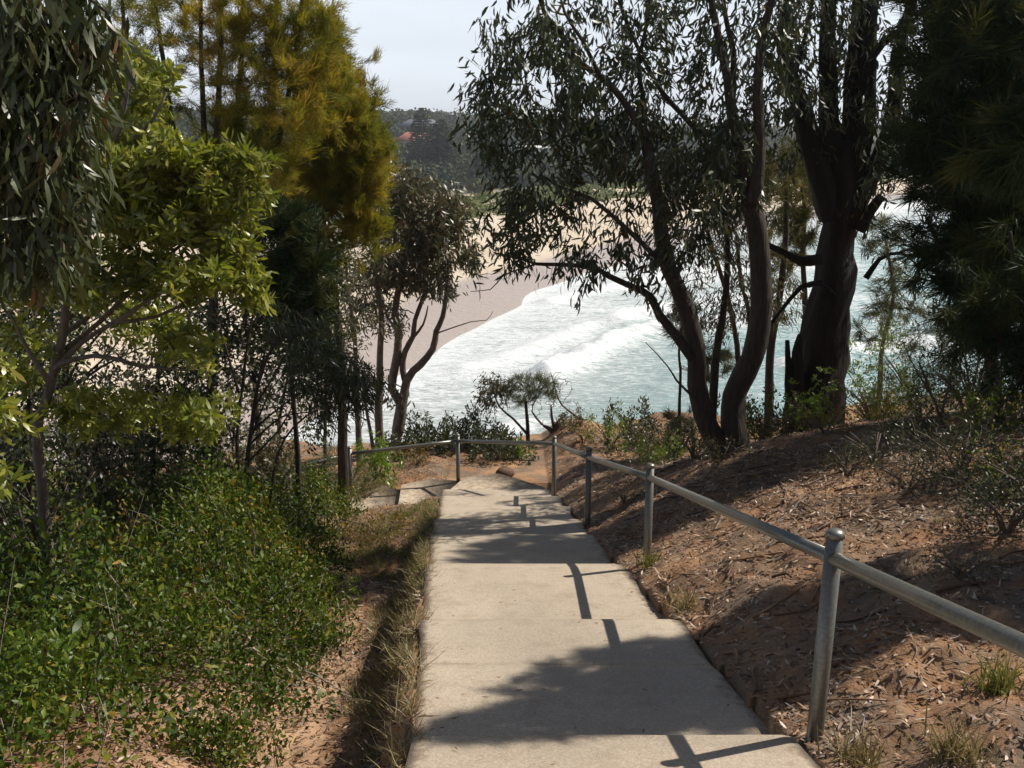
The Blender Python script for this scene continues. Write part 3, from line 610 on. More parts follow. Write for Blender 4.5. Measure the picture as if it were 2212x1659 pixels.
# -- big old trunk
Y = 15.2; T = Tree(); b0 = tree_base(1757, 925, Y); t = plant('old_gum_tree', b0, 'massive old dark trunk splitting into many upright stems, with a broken stub at its foot', 'tree')
T.limb([b0 + np.array((-.02, 0, -.6))] + L3([(1755, 930), (1762, 850), (1778, 740), (1797, 621), (1806, 520), (1815, 440), (1822, 360), (1826, 300)], Y), .50, .17, 22, .24, .22, .03)
T.limb(L3([(1800, 470), (1770, 380), (1745, 300), (1727, 230), (1697, 134), (1690, 60), (1710, -60)], Y - .1), .24, .05, 12, .25)
T.limb(L3([(1810, 420), (1798, 330), (1789, 268), (1785, 120), (1789, 0), (1780, -100)], Y), .19, .09, 10)
T.limb(L3([(1822, 380), (1838, 300), (1841, 180), (1855, 0), (1860, -100)], Y + .1), .2, .06, 9, .25)
T.limb(L3([(1835, 420), (1855, 330), (1870, 230), (1873, 115), (1880, 0), (1890, -90)], Y), .2, .09, 9)
T.limb(L3([(1830, 480), (1880, 380), (1912, 307), (1931, 230), (1940, 120), (1965, 23), (1990, -80)], Y - .1), .17, .06, 9)
T.limb(L3([(1873, 150), (1905, 95), (1960, 55), (2010, 15)], Y - .3), .07, .03, 7)
T.limb(L3([(1770, 560), (1731, 562), (1695, 543), (1655, 528)], Y - .3), .09, .04, 8, .3)
T.limb(L3([(1775, 610), (1732, 620), (1690, 668), (1650, 720)], Y - .4), .05, .02, 6)
T.limb(L3([(1747, 618), (1770, 615), (1800, 632), (1820, 662)], Y - .6), .035, .012, 6)
T.limb(L3([(1855, 500), (1880, 455), (1905, 425)], Y - .2), .10, .06, 8, .3)
T.limb(L3([(1870, 600), (1900, 560), (1950, 545), (1985, 575)], Y - .3), .05, .01, 6)
T.limb(L3([(1720, 150), (1745, 60), (1760, -30)], Y - .1), .04, .02, 6)
T.limb([b0 + np.array((-.45, -.1, -.5))] + L3([(1706, 900), (1703, 800), (1697, 735)], Y - .3), .13, .03, 9, .5)
T.limb(L3([(1722, 840), (1722, 760), (1726, 722)], Y - .3), .13, .03, 7, .4)
tg = blob((1700, 150, Y - .2, 60, 80, .8, 45), (1745, 210, Y - .3, 60, 60, .6, 45), (1800, 40, Y, 110, 80, 1.0, 60), (1930, 70, Y, 90, 80, 1.0, 60), (1900, 240, Y, 60, 70, .8, 30), (1960, 200, Y - .3, 60, 90, .8, 45), (1720, 40, Y, 70, 60, .8, 30), (1830, 170, Y + .2, 80, 60, .6, 25), (1900, 380, Y - .3, 60, 80, .6, 30), (1680, 280, Y - .2, 50, 60, .5, 22), (1850, -150, Y, 260, 120, 1.8, 160), (1800, 330, Y + .6, 80, 60, .3, 20))
e, d = T.grow(plume(tg, 4, .15), bend=.15, wig=.09, pen=.3); c = MB(); gum_leaves(c, e, d, 14, .14, .032, sp=.16)
T.grow(blob((1650, 560, Y - .4, 90, 50, .4, 14), (1930, 560, Y - .4, 70, 70, .4, 18), (1700, 700, Y - .4, 40, 60, .3, 10)), wig=.12)
finish(t, T, c, M['gum'], M['bark_old'])

# -- slender trees between and behind
def slender(pts, Y, r, blobs, label, n=9, leaf='gum', bk='bark', L=.11, kind='gum'):
    T = Tree(); b0 = tree_base(pts[0][0], pts[0][1], Y); t = plant('slender_tree', b0, label, 'tree', 'slender trees at the cliff edge')
    T.limb([b0 - np.array((0, 0, .5))] + L3(pts, Y), r, r * .35, 7)
    e, d = T.grow(blob(*blobs), bend=.2, wig=.1, pen=.5); c = MB()
    if kind == 'gum': gum_leaves(c, e, d, n, L, .02, sp=.12)
    else: tufts(c, e, d, n, .22, .010, .35, -.2)
    finish(t, T, c, M[leaf], M[bk])
slender([(1540, 870), (1548, 760), (1565, 660), (1571, 524), (1560, 400)], 14.4, .09, [(1560, 480, 14.5, 70, 70, .6, 40), (1500, 640, 14.4, 60, 90, .5, 45), (1590, 620, 14.5, 50, 80, .5, 25)], 'slender trunk with drooping leaves seen between the two limbs of the forked gum', 10, 'gum_brown')
slender([(1660, 880), (1668, 743), (1690, 600), (1700, 430), (1690, 330)], 17.0, .10, [(1690, 400, 17, 60, 110, .8, 70), (1680, 560, 17, 60, 90, .8, 45), (1650, 680, 17, 50, 70, .6, 30)], 'slender tree with rusty brown foliage behind the old dark trunk', 26, 'sheoak_olive', 'bark', kind='n')
slender([(1600, 850), (1585, 700), (1560, 600), (1520, 480), (1480, 380)], 18.0, .08, [(1480, 420, 18, 90, 60, .8, 50), (1540, 560, 18, 70, 60, .8, 30), (1430, 500, 18, 60, 50, .6, 25)], 'thin leaning tree behind the forked gum', 9, 'gum_brown')
slender([(1900, 850), (1905, 750), (1930, 640), (1915, 520)], 18.5, .07, [(1910, 520, 18.5, 60, 60, .8, 40), (1950, 640, 18.5, 80, 80, .8, 60), (1890, 700, 18.5, 50, 50, .8, 30)], 'thin grey green tree just right of the old dark trunk', 40, 'sheoak_grey', 'bark_grey2', kind='n')

slender([(1745, 860), (1740, 700), (1735, 560), (1740, 420)], 19.5, .11, [(1735, 400, 19.5, 60, 130, .8, 150), (1700, 520, 19.5, 60, 80, .8, 80), (1640, 380, 19.5, 40, 80, .6, 60)], 'olive she-oak just behind the old dark trunk', 50, 'sheoak_olive', 'bark', kind='n')
slender([(1470, 830), (1465, 760), (1475, 700), (1490, 640)], 19.0, .05, [(1480, 690, 19, 45, 60, .5, 70), (1540, 780, 19, 50, 50, .5, 50)], 'small grey needled tree in front of the surf left of the forked gum limbs', 40, 'sheoak_grey', 'bark', kind='n')
slender([(1600, 880), (1610, 800), (1620, 700), (1600, 600), (1590, 500)], 16.0, .07, [(1590, 520, 16, 60, 70, .6, 60), (1620, 640, 16, 50, 70, .6, 50), (1550, 700, 16, 50, 50, .6, 35), (1700, 640, 16, 50, 60, .6, 40)], 'leafy young tree filling the fork of the gum', 12, 'gum_brown')
# -- dense dark she-oaks on the right
def sheoak(name, label, base, stems, Y, blobs, leaf, bk='bark', n=45, L=.22, Wd=.007, spread=.4, up=.45, along=.4, r=.12, tcol=None, bend=.3, nm='crown', pen=2.0):
    T = Tree(); b0 = tree_base(base[0], base[1], Y); t = plant(name, b0, label, 'tree', 'she-oaks')
    for k, st in enumerate(stems): T.limb([b0 - np.array((0, 0, .5)) if k == 0 else P(*st[0]) ] + [P(*q) for q in (st if k == 0 else st[1:])], r if k == 0 else r * .6, .02, 8)
    e, d = T.grow(plume(blob(*blobs), 5), bend=bend, wig=.05, pen=pen); c = MB(); tufts(c, e, d, n, L, Wd, spread, up, along, tcol)
    finish(t, T, c, M[leaf], M[bk], nm)
Y = 12.5
sheoak('sheoak_tree', 'very dark dense she-oak filling the top right corner', (2150, 1000), [[(2150, 900, Y), (2140, 700, Y), (2130, 400, Y), (2120, 50, Y), (2110, -200, Y)], [(2140, 700, Y), (2220, 400, Y), (2260, 50, Y)], [(2135, 500, Y), (2060, 300, Y), (2020, 50, Y)], [(2140, 650, Y), (2050, 560, Y), (2000, 470, Y)]],
    Y, [(2090, 60, Y, 140, 170, 1.2, 230), (2210, 150, Y, 120, 230, 1.2, 210), (2060, 330, Y, 120, 150, 1.0, 210), (2190, 450, Y, 120, 170, 1.0, 190), (2060, 540, Y, 90, 90, .8, 90), (2150, 650, Y, 110, 80, .8, 80), (2330, 300, Y, 120, 350, 1.4, 160)], 'sheoak_dark', n=75, L=.3, Wd=.012, spread=.55, up=-.1)
Y = 11.0
sheoak('sheoak_tree', 'shaded she-oak with drooping twigs at the right edge of the dry bank', (2260, 1000), [[(2260, 950, Y), (2240, 800, Y), (2200, 650, Y), (2180, 500, Y)], [(2245, 850, Y), (2150, 720, Y), (2090, 640, Y)]],
    Y, [(2180, 640, Y, 100, 80, .7, 90), (2230, 820, Y, 90, 110, .7, 90), (2110, 720, Y, 70, 60, .6, 35), (2330, 700, Y, 100, 200, .8, 70)], 'sheoak_dark', n=60, L=.25, Wd=.010, spread=.6, up=-.4)
# tree at the right edge; its crown throws the big shade patch on the path
T = Tree(); b0 = Gp(5.6, 6.9); t = plant('sheoak_tree', b0, 'near she-oak at the right edge whose crown shades the closest treads', 'tree', 'she-oaks')
T.limb([b0 - np.array((0, 0, .4)), b0, b0 + np.array((.1, .1, 2)), b0 + np.array((-.2, .2, 3.6)), b0 + np.array((-.5, .1, 5.4))], .16, .05, 9)
T.limb([b0 + np.array((0, .15, 2.0)), b0 + np.array((-1, -.3, 2.9)), b0 + np.array((-2.2, -.8, 3.3)), b0 + np.array((-3.0, -1.0, 3.4))], .06, .02, 7)
T.limb([b0 + np.array((0, .1, 3.0)), b0 + np.array((-1.2, -.4, 4.4)), b0 + np.array((-2.4, -.9, 4.7))], .05, .015, 7)
tg = []
for cx_, cy_, cz, rx, ry, rz, n in ((2.95, 5.75, 1.0, .55, .26, .22, 90), (3.5, 6.1, 1.0, .6, .45, .25, 130), (4.2, 6.7, 1.1, .8, .75, .35, 180), (4.9, 7.3, 1.2, .8, .6, .4, 150), (3.3, 6.0, -.15, .7, .30, .22, 60), (3.8, 6.3, .05, .9, .45, .30, 110), (4.4, 6.5, .4, 1.1, .7, .5, 170), (5.6, 6.9, 1.0, 1.2, .8, .8, 150), (5.6, 7.2, .6, 1.1, .7, .8, 110), (6.9, 6.8, .6, 1.3, 1.0, 1.0, 150)):
    v = rsph(n); tg.append(np.array((cx_, cy_, cz)) + v * np.array((rx, ry, rz)))
e, d = T.grow(np.vstack(tg), bend=.1, wig=.06, pen=.3); c = MB(); tufts(c, e, d, 110, .18, .0055, .45, -.1, .45)
finish(t, T, c, M['sheoak_dark'], M['bark'])
# shade trees further along the right bank, just outside the frame
for bx, by, bl, lab in ((9.6, 11.0, [(8.2, 10.6, -.2, 1.2, 1.3, .9, 110), (9.2, 11.4, 1.2, 1.6, 1.6, 1.1, 150), (10.5, 10.0, .6, 1.4, 1.4, 1.2, 100), (7.1, 9.2, .5, 1.1, .9, .5, 110), (8.2, 8.7, .8, 1.3, 1.2, .7, 130), (7.8, 7.5, .7, 1.2, .9, .7, 120)], 'gum tree outside the right edge that dapples the dry bank'),
                        (8.4, 15.0, [(7.4, 15.2, .6, 1.2, 1.4, 1.0, 110), (8.8, 15.6, 1.8, 1.6, 1.6, 1.2, 130)], 'gum tree behind the right hand she-oaks')):
    T = Tree(); b0 = Gp(bx, by); t = plant('gum_tree', b0, lab, 'tree'); T.limb([b0 - np.array((0, 0, .4)), b0, b0 + np.array((-.1, .1, 2.4)), b0 + np.array((-.4, .3, 5))], .2, .06, 8); tg = []
    for cx_, cy_, cz, rx, ry, rz, n in bl: tg.append(np.array((cx_, cy_, cz)) + rsph(n) * np.array((rx, ry, rz)))
    e, d = T.grow(np.vstack(tg), bend=.15, wig=.08, pen=.3); c = MB(); gum_leaves(c, e, d, 22, .15, .035, sp=.18); finish(t, T, c, M['gum'], M['bark'])

# -- left: golden she-oaks
gold = lambda p: float(np.clip(.48 + 1.0 * fbm(p[0] * 1.5 + 3, p[2] * 1.5, 3) + random.gauss(0, .12), .05, 1))
Y = 14
sheoak('sheoak_tree', 'tall golden green she-oak with many upright stems against the sky on the left', (458, 1030), [[(458, 1000, Y), (458, 850, Y), (460, 650, Y), (455, 480, Y), (440, 250, Y), (430, -60, Y)], [(458, 600, Y), (400, 400, Y), (360, 200, Y), (330, -40, Y)], [(458, 560, Y), (500, 350, Y), (520, 150, Y), (530, -60, Y)],
    [(458, 600, Y), (560, 420, Y), (620, 220, Y), (660, -60, Y)], [(456, 520, Y), (470, 250, Y), (480, -60, Y)], [(400, 400, Y), (290, 200, Y), (260, -40, Y)], [(560, 420, Y), (590, 200, Y), (600, -60, Y)]],
    Y, [(330, 60, Y, 90, 120, .9, 130), (450, 40, Y, 90, 120, .9, 130), (560, 60, Y, 90, 120, 1.0, 170), (655, 50, Y, 75, 130, .9, 170), (600, 230, Y - .2, 120, 120, 1.0, 330), (480, 240, Y, 110, 110, 1.0, 120), (300, 230, Y - .3, 80, 110, .8, 160), (200, 150, Y, 70, 130, .8, 110), (700, 120, Y, 45, 110, .8, 120), (170, 350, Y, 90, 100, .8, 120), (420, 440, Y, 130, 60, .8, 90), (540, 400, Y, 90, 90, .8, 140), (240, 60, Y, 60, 80, .6, 50)],
    'sheoak', n=60, L=.15, Wd=.0065, spread=.36, up=.5, along=.55, tcol=gold)
Y = 16.5
sheoak('sheoak_tree', 'bushy orange tinged she-oak leaning over the beach view', (735, 960), [[(740, 900, Y), (735, 760, Y), (724, 640, Y), (715, 480, Y), (720, 300, Y), (700, 100, Y)], [(722, 560, Y), (780, 420, Y), (830, 330, Y)], [(720, 480, Y), (650, 330, Y), (640, 180, Y)], [(720, 420, Y), (770, 280, Y), (780, 190, Y)]],
    Y, [(700, 230, Y, 80, 110, .9, 220), (760, 260, Y, 60, 80, .8, 190), (785, 330, Y, 55, 75, .8, 240), (730, 400, Y, 105, 90, .9, 360), (680, 500, Y, 90, 80, .9, 220), (780, 480, Y, 60, 60, .8, 140), (640, 380, Y, 70, 110, .8, 200), (720, 130, Y, 35, 70, .6, 70), (800, 215, Y, 30, 35, .5, 36), (815, 320, Y, 25, 40, .4, 30)],
    'sheoak', n=75, L=.16, Wd=.0075, spread=.42, up=.4, along=.5, tcol=gold)
Y = 12.5
sheoak('sheoak_tree', 'dark green she-oak column in front of the golden ones', (640, 1000), [[(640, 950, Y), (630, 800, Y), (625, 640, Y), (620, 480, Y)], [(628, 700, Y), (680, 600, Y), (690, 520, Y)], [(632, 760, Y), (700, 720, Y)]],
    Y, [(610, 480, Y, 55, 60, .5, 70), (620, 560, Y, 65, 60, .5, 90), (640, 650, Y, 60, 60, .5, 80), (700, 700, Y, 40, 70, .5, 50), (590, 640, Y, 40, 50, .5, 30)], 'sheoak_dark', n=80, L=.2, Wd=.010, spread=.4, up=.4, r=.05)
# small multi-stemmed wattle with drooping dark leaves
Y = 11.3; T = Tree(); b0 = tree_base(532, 1125, Y); t = plant('wattle_tree', b0, 'thin stemmed wattle fanning out with long drooping dark green leaves', 'tree')
T.limb([b0 - np.array((0, 0, .3))] + L3([(532, 1071), (542, 927), (560, 821), (578, 768), (616, 716), (680, 660)], Y), .045, .012, 7)
T.limb(L3([(509, 1150), (509, 1071), (514, 909), (528, 786), (540, 700), (560, 640)], Y + .2), .035, .01, 7)
T.limb(L3([(560, 1230), (574, 1180), (582, 1081), (599, 980), (634, 920), (690, 880)], Y - .6), .028, .008, 7)
for a_, b_ in (((548, 880), (600, 800, 650, 700)), ((552, 850), (590, 740, 620, 660)), ((545, 930), (620, 870, 700, 820)), ((540, 960), (610, 900, 680, 890)), ((520, 860), (490, 760, 470, 680)), ((535, 1000), (600, 930, 640, 860)), ((556, 830), (580, 720, 590, 640)), ((545, 940), (590, 840, 630, 790))):
    T.limb(L3([a_, b_[:2], b_[2:]], Y + random.uniform(-.3, .3)), .016, .006, 5)
e, d = T.grow(blob((700, 800, Y, 90, 60, .5, 100), (775, 830, Y, 55, 50, .4, 70), (660, 740, Y, 70, 60, .5, 40), (720, 880, Y, 70, 40, .4, 35), (600, 690, Y, 60, 50, .5, 20)), bend=.2, wig=.04); c = MB()
gum_leaves(c, e, d, 13, .16, .016, sp=.12, droop=.8); finish(t, T, c, M['gum'], M['bark'])

# -- broadleaf banksia-like tree on the left
Y = 7.8; T = Tree(); b0 = tree_base(80, 1010, Y); t = plant('banksia_tree', b0, 'bright green broadleaf tree with whorled glossy leaves on the left', 'tree')
T.limb([b0 - np.array((0, 0, .3))] + L3([(85, 980), (95, 885), (120, 800), (141, 716), (144, 645), (160, 520), (200, 400), (250, 300), (290, 150)], Y), .06, .02, 8)
for a_ in ([(120, 800), (180, 740), (246, 698), (338, 684), (420, 640), (520, 600)], [(130, 760), (220, 690), (300, 610), (400, 520), (480, 470), (540, 430)], [(160, 520), (260, 450), (380, 400), (520, 370)], [(200, 400), (260, 330), (330, 260), (360, 200)],
           [(110, 830), (60, 760), (20, 680)], [(125, 790), (200, 770), (300, 790), (400, 800)], [(140, 720), (260, 640), (360, 600), (440, 560)], [(246, 698), (320, 650), (380, 620)]):
    T.limb(L3(a_, Y + random.uniform(-.5, .5)), .026, .008, 6)
tg = blob((310, 190, Y + .4, 75, 95, .5, 60), (330, 345, Y, 130, 60, .6, 105), (230, 420, Y, 130, 70, .6, 95), (440, 385, Y, 100, 60, .5, 75), (530, 350, Y, 55, 30, .3, 22), (540, 430, Y, 40, 35, .3, 16), (340, 480, Y, 160, 55, .6, 100), (500, 520, Y, 70, 40, .4, 36),
    (180, 620, Y - .4, 90, 40, .4, 34), (400, 600, Y - .2, 130, 45, .5, 70), (530, 590, Y, 50, 50, .4, 28), (560, 650, Y, 26, 36, .2, 10), (250, 560, Y + .2, 120, 60, .5, 50), (60, 600, Y, 80, 90, .6, 40), (420, 760, Y, 70, 60, .5, 22), (430, 905, Y, 90, 50, .5, 38), (230, 890, Y, 120, 60, .5, 46), (60, 760, Y + .3, 80, 80, .5, 30), (330, 700, Y + .5, 100, 50, .4, 24))
e, d = T.grow(tg, bend=.2, wig=.06); c = MB(); whorls(c, e, d, 11, .115, .026, per=2); finish(t, T, c, M['banksia'], M['bark_grey2'])
Y = 4.6; T = Tree(); b0 = Gp(-3.1, 4.9); t = plant('banksia_sapling', b0, 'leafy whorled twig poking in at the left edge', 'shrub')
T.limb([b0 - np.array((0, 0, .2)), b0 + np.array((0, 0, .9)), P(-40, 900, 4.7)], .02, .008, 6); e, d = T.grow(blob((-10, 820, 4.6, 45, 40, .2, 8), (-5, 900, 4.6, 40, 40, .2, 7), (-20, 1010, 4.7, 50, 70, .2, 8)), wig=.04)
c = MB(); whorls(c, e, d, 9, .1, .024, per=2); finish(t, T, c, M['banksia'], M['bark_grey2'], 'foliage')

# -- hanging gum branches top left, trunk just outside the frame
Y = 4.3; T = Tree(); b0 = Gp(-3.9, 4.6); t = plant('gum_tree', b0, 'grey green gum with big hanging sickle leaves at the top left edge', 'tree')
T.limb([b0 - np.array((0, 0, .4)), b0, b0 + np.array((.1, -.1, 2)), b0 + np.array((.3, -.2, 4.2)), b0 + np.array((.5, -.2, 6))], .16, .06, 10)
for a_ in ([(-420, -60), (-200, -160), (0, -120), (150, -40), (230, 30)], [(-400, 150), (-200, 0), (0, 20), (120, 120), (180, 260)], [(-400, 350), (-200, 220), (-40, 260), (60, 380), (120, 520)]):
    T.limb(L3(a_, Y), .03, .006, 6)
tg = blob((60, 40, Y, 130, 90, .4, 75), (180, 90, Y, 50, 70, .3, 22), (60, 210, Y, 110, 110, .4, 80), (150, 260, Y, 50, 110, .3, 26), (60, 380, Y, 110, 110, .4, 75), (60, 520, Y, 110, 90, .4, 50), (130, 430, Y, 50, 90, .3, 20), (-150, 250, Y, 120, 400, .5, 60))
e, d = T.grow(tg, bend=.1, wig=.08, pen=0, up=(0, 0, .3)); c = MB(); gum_leaves(c, e, d, 13, .115, .021, sp=.12, droop=1.3); finish(t, T, c, M['gum_near'], M['bark'])

# -- gums at the cliff edge, centre left
Y = 21.4; T = Tree(); b0 = tree_base(854, 952, Y); t = plant('gum_tree', b0, 'twisted gum with smooth brown forked trunks and dark crown in front of the beach', 'tree')
T.limb([b0 - np.array((0, 0, .4))] + L3([(857, 930), (865, 874), (847, 839), (856, 786), (861, 716), (854, 673), (865, 600), (880, 500)], Y), .14, .05, 9)
T.limb(L3([(858, 940), (868, 902), (879, 821), (907, 790), (935, 754), (942, 716), (956, 684), (965, 620), (970, 560)], Y - .1), .13, .03, 9)
T.limb(L3([(879, 830), (870, 800), (875, 760), (893, 726), (896, 690), (920, 620), (925, 540)], Y), .085, .03, 8)
T.limb(L3([(942, 722), (963, 712), (1016, 695), (1050, 692), (1065, 672)], Y - .2), .022, .005, 5)
T.limb(L3([(893, 728), (915, 700), (925, 660)], Y), .04, .015, 6)
T.limb(L3([(861, 716), (840, 690), (825, 650)], Y), .04, .015, 6)
e, d = T.grow(blob((900, 470, Y, 100, 90, 1.2, 260), (850, 400, Y, 60, 55, 1.0, 70), (960, 520, Y, 70, 60, 1.0, 90), (880, 570, Y, 90, 60, 1.0, 110), (940, 610, Y, 50, 50, .8, 40), (820, 620, Y, 40, 60, .8, 30), (980, 450, Y, 45, 40, .8, 30), (860, 850, Y - .3, 30, 30, .3, 4), (1010, 560, Y, 30, 30, .5, 14)), bend=.2, wig=.09, pen=.5)
c = MB(); gum_leaves(c, e, d, 17, .17, .042, sp=.2, droop=.7); finish(t, T, c, M['gum_brown'], M['bark_grey'])
Y = 20.6; T = Tree(); b0 = tree_base(819, 948, Y); t = plant('gum_tree', b0, 'straighter slim gum trunk just left of the twisted forked gum', 'tree')
T.limb([b0 - np.array((0, 0, .4))] + L3([(818, 900), (822, 768), (825, 690), (818, 640), (812, 560), (800, 450)], Y), .11, .04, 9)
T.limb([b0 - np.array((.1, 0, .4))] + L3([(800, 930), (790, 880), (785, 800)], Y), .06, .02, 7)
e, d = T.grow(blob((800, 470, Y, 50, 70, .8, 80), (820, 570, Y, 50, 50, .8, 60), (770, 640, Y, 40, 60, .8, 40), (850, 690, Y, 30, 50, .5, 20)), bend=.2, wig=.09); c = MB(); gum_leaves(c, e, d, 14, .16, .032, sp=.2, droop=.7); finish(t, T, c, M['gum_brown'], M['bark_grey'])
Y = 19.6; T = Tree(); b0 = tree_base(775, 945, Y); t = plant('gum_tree', b0, 'thin crooked gum stem leftmost of the cliff edge gums', 'tree')
T.limb([b0 - np.array((0, 0, .4))] + L3([(772, 880), (768, 800), (766, 726), (755, 640), (745, 560)], Y), .08, .03, 8)
T.limb(L3([(766, 740), (740, 690), (720, 640)], Y), .03, .012, 6); T.limb(L3([(764, 700), (785, 660), (795, 610)], Y), .03, .012, 6)
e, d = T.grow(blob((750, 610, Y, 50, 60, .7, 40), (790, 700, Y, 35, 40, .5, 18), (720, 700, Y, 30, 40, .5, 14), (740, 530, Y, 40, 40, .6, 25)), bend=.2, wig=.09); c = MB(); gum_leaves(c, e, d, 12, .15, .03, sp=.2, droop=.7); finish(t, T, c, M['gum_brown'], M['bark_grey'])

def thick(pts, Y, r, blobs, label, leaf, L, Wd, n, extra=()):
    T = Tree(); b0 = tree_base(pts[0][0], pts[0][1], Y); t = plant('understorey_tree', b0, label, 'small tree', 'small trees of the left thicket'); T.limb([b0 - np.array((0, 0, .5))] + L3(pts, Y), r, r * .35, 7)
    for q in extra: T.limb(L3(q, Y + random.uniform(-.3, .3)), .022, .006, 5)
    e, d = T.grow(plume(blob(*blobs), 3, .16), bend=.15, wig=.08, rtip=.003); c = MB(); gum_leaves(c, e, d, n, L, Wd, sp=.15, droop=.25, kind='oval'); finish(t, T, c, M[leaf], M['bark'])
Y = 9.6
thick([(60, 1010), (62, 900), (80, 780), (70, 680)], Y, .06, [(60, 640, Y, 120, 60, .7, 110), (20, 740, Y, 90, 60, .7, 70), (150, 700, Y, 70, 50, .6, 35), (-40, 900, Y, 90, 120, .7, 80), (60, 960, Y, 90, 60, .6, 60)], 'dark leafy small tree behind the near whorled twig at the left edge', 'gum', .09, .034, 12)
Y = 11.2
thick([(150, 1000), (140, 880), (128, 840)], Y, .07, [(250, 640, Y, 120, 50, .7, 55), (180, 930, Y, 110, 60, .6, 90), (300, 880, Y, 80, 50, .6, 50), (60, 830, Y, 80, 60, .6, 50)], 'small tree whose bare brown branches sweep up in curved fans', 'gum_brown', .09, .03, 10,
    [[(128, 840), (60, 760), (-60, 700)], [(130, 845), (90, 740), (0, 640)], [(132, 840), (150, 740), (200, 640)], [(134, 845), (180, 760), (250, 690), (330, 640)], [(138, 850), (220, 790), (330, 740)], [(132, 850), (60, 800), (-80, 770)], [(130, 850), (170, 720), (240, 620)], [(128, 850), (40, 730), (-40, 620)], [(136, 852), (240, 760), (300, 650)]])
Y = 12.6
thick([(330, 1010), (335, 900), (345, 780), (350, 700)], Y, .06, [(330, 720, Y, 90, 60, .7, 70), (390, 830, Y, 80, 70, .7, 110), (300, 930, Y, 100, 60, .7, 110), (420, 960, Y, 70, 60, .6, 80), (420, 700, Y, 60, 50, .6, 35)], 'olive leafy small tree left of the dark straight trunk', 'gum', .10, .036, 12)
Y = 13.4
thick([(500, 1030), (505, 940), (500, 850)], Y, .04, [(490, 960, Y, 60, 80, .6, 90), (520, 860, Y, 50, 60, .6, 40), (570, 980, Y, 60, 60, .6, 50), (600, 1030, Y, 70, 40, .5, 40)], 'young green tree right behind the thin wattle stems', 'gum_brown', .09, .032, 10)
Y = 15.5
thick([(600, 1000), (610, 860), (640, 760)], Y, .05, [(640, 740, Y, 60, 70, .7, 70), (590, 840, Y, 60, 70, .7, 50), (700, 620, Y, 50, 60, .6, 45), (560, 640, Y, 60, 90, .7, 60), (660, 920, Y, 60, 50, .5, 30)], 'dark understorey tree between the wattle and the cliff edge gums', 'gum', .10, .036, 11)

Y = 14.6
thick([(560, 1010), (556, 880), (540, 760), (530, 660)], Y, .07, [(520, 650, Y, 60, 60, .7, 90), (450, 740, Y, 60, 60, .6, 60), (600, 740, Y, 60, 60, .6, 80), (540, 800, Y, 80, 60, .6, 80), (680, 560, Y, 50, 60, .6, 60), (400, 650, Y, 50, 40, .5, 30), (570, 560, Y, 50, 60, .6, 60)], 'dark green tree filling the gap under the golden she-oaks', 'gum', .10, .034, 13)
Y = 17.5
thick([(700, 980), (704, 860), (712, 760), (716, 660)], Y, .05, [(710, 690, Y, 50, 60, .7, 60), (690, 800, Y, 50, 60, .6, 50), (760, 800, Y, 30, 60, .5, 24), (730, 590, Y, 40, 40, .5, 40)], 'pale twiggy tree left of the cliff edge gum stems', 'gum_brown', .10, .03, 10)

# -- small wind-bent trees at the edge, centre
Y = 22.0; T = Tree(); b0 = tree_base(1139, 948, Y); t = plant('windswept_sapling', b0, 'small windswept tree with grey needle crown and leafy left bough at the cliff edge', 'small tree')
T.limb([b0 - np.array((0, 0, .4))] + L3([(1140, 941), (1137, 885), (1134, 860)], Y), .06, .03, 7); T.limb(L3([(1138, 938), (1110, 905), (1079, 878), (1065, 840)], Y), .035, .015, 6)
e, d = T.grow(blob((1150, 828, Y, 52, 20, .7, 60), (1185, 850, Y, 34, 22, .5, 24), (1122, 858, Y, 40, 24, .5, 34), (1090, 840, Y, 30, 20, .5, 14)), wig=.08, up=(0, 0, .6), rtip=.005, rmul=.8); c = MB(); tufts(c, e, d, 26, .22, .007, .6, .35, .3)
e2, d2 = T.grow(blob((1062, 830, Y, 30, 26, .4, 32), (1045, 868, Y, 24, 30, .4, 22), (1085, 850, Y, 20, 30, .3, 12)), wig=.08); c2 = MB(); gum_leaves(c2, e2, d2, 12, .13, .03, sp=.14, droop=.7)
finish(t, T, c, M['sheoak_grey'], M['bark']); c2.build('crown', M['gum_brown'], t)['label'] = 'leafy hanging left bough'
Y = 22.2; T = Tree(); b0 = tree_base(1195, 948, Y); t = plant('dead_stump', b0, 'reddish leaning stump with bare twigs and dry leaves behind the corner post', 'stump')
T.limb([b0 - np.array((0, 0, .3)), b0] + L3([(1200, 935), (1208, 915), (1214, 905)], Y), .13, .05, 10, .5); T.limb(L3([(1200, 940), (1185, 925), (1172, 918)], Y), .07, .03, 8, .3); T.limb(L3([(1198, 930), (1192, 900), (1190, 875)], Y), .05, .02, 6)
T.limb(L3([(1172, 918), (1150, 890), (1160, 860), (1185, 820)], Y), .03, .01, 5); T.limb(L3([(1260, 910), (1225, 885), (1205, 860), (1190, 805)], Y), .035, .01, 5)
T.grow(blob((1200, 840, Y, 40, 45, .4, 45), (1170, 880, Y, 34, 34, .3, 25), (1235, 890, Y, 34, 34, .3, 22)), wig=.12, rmul=.9, rtip=.006)
e, d = T.grow(blob((1215, 915, Y, 22, 16, .25, 26), (1240, 905, Y, 14, 12, .2, 8)), wig=.1); c = MB(); gum_leaves(c, e, d, 8, .1, .025, sp=.1, droop=.3); finish(t, T, c, M['rust'], M['bark_grey'], 'dry_leaves')

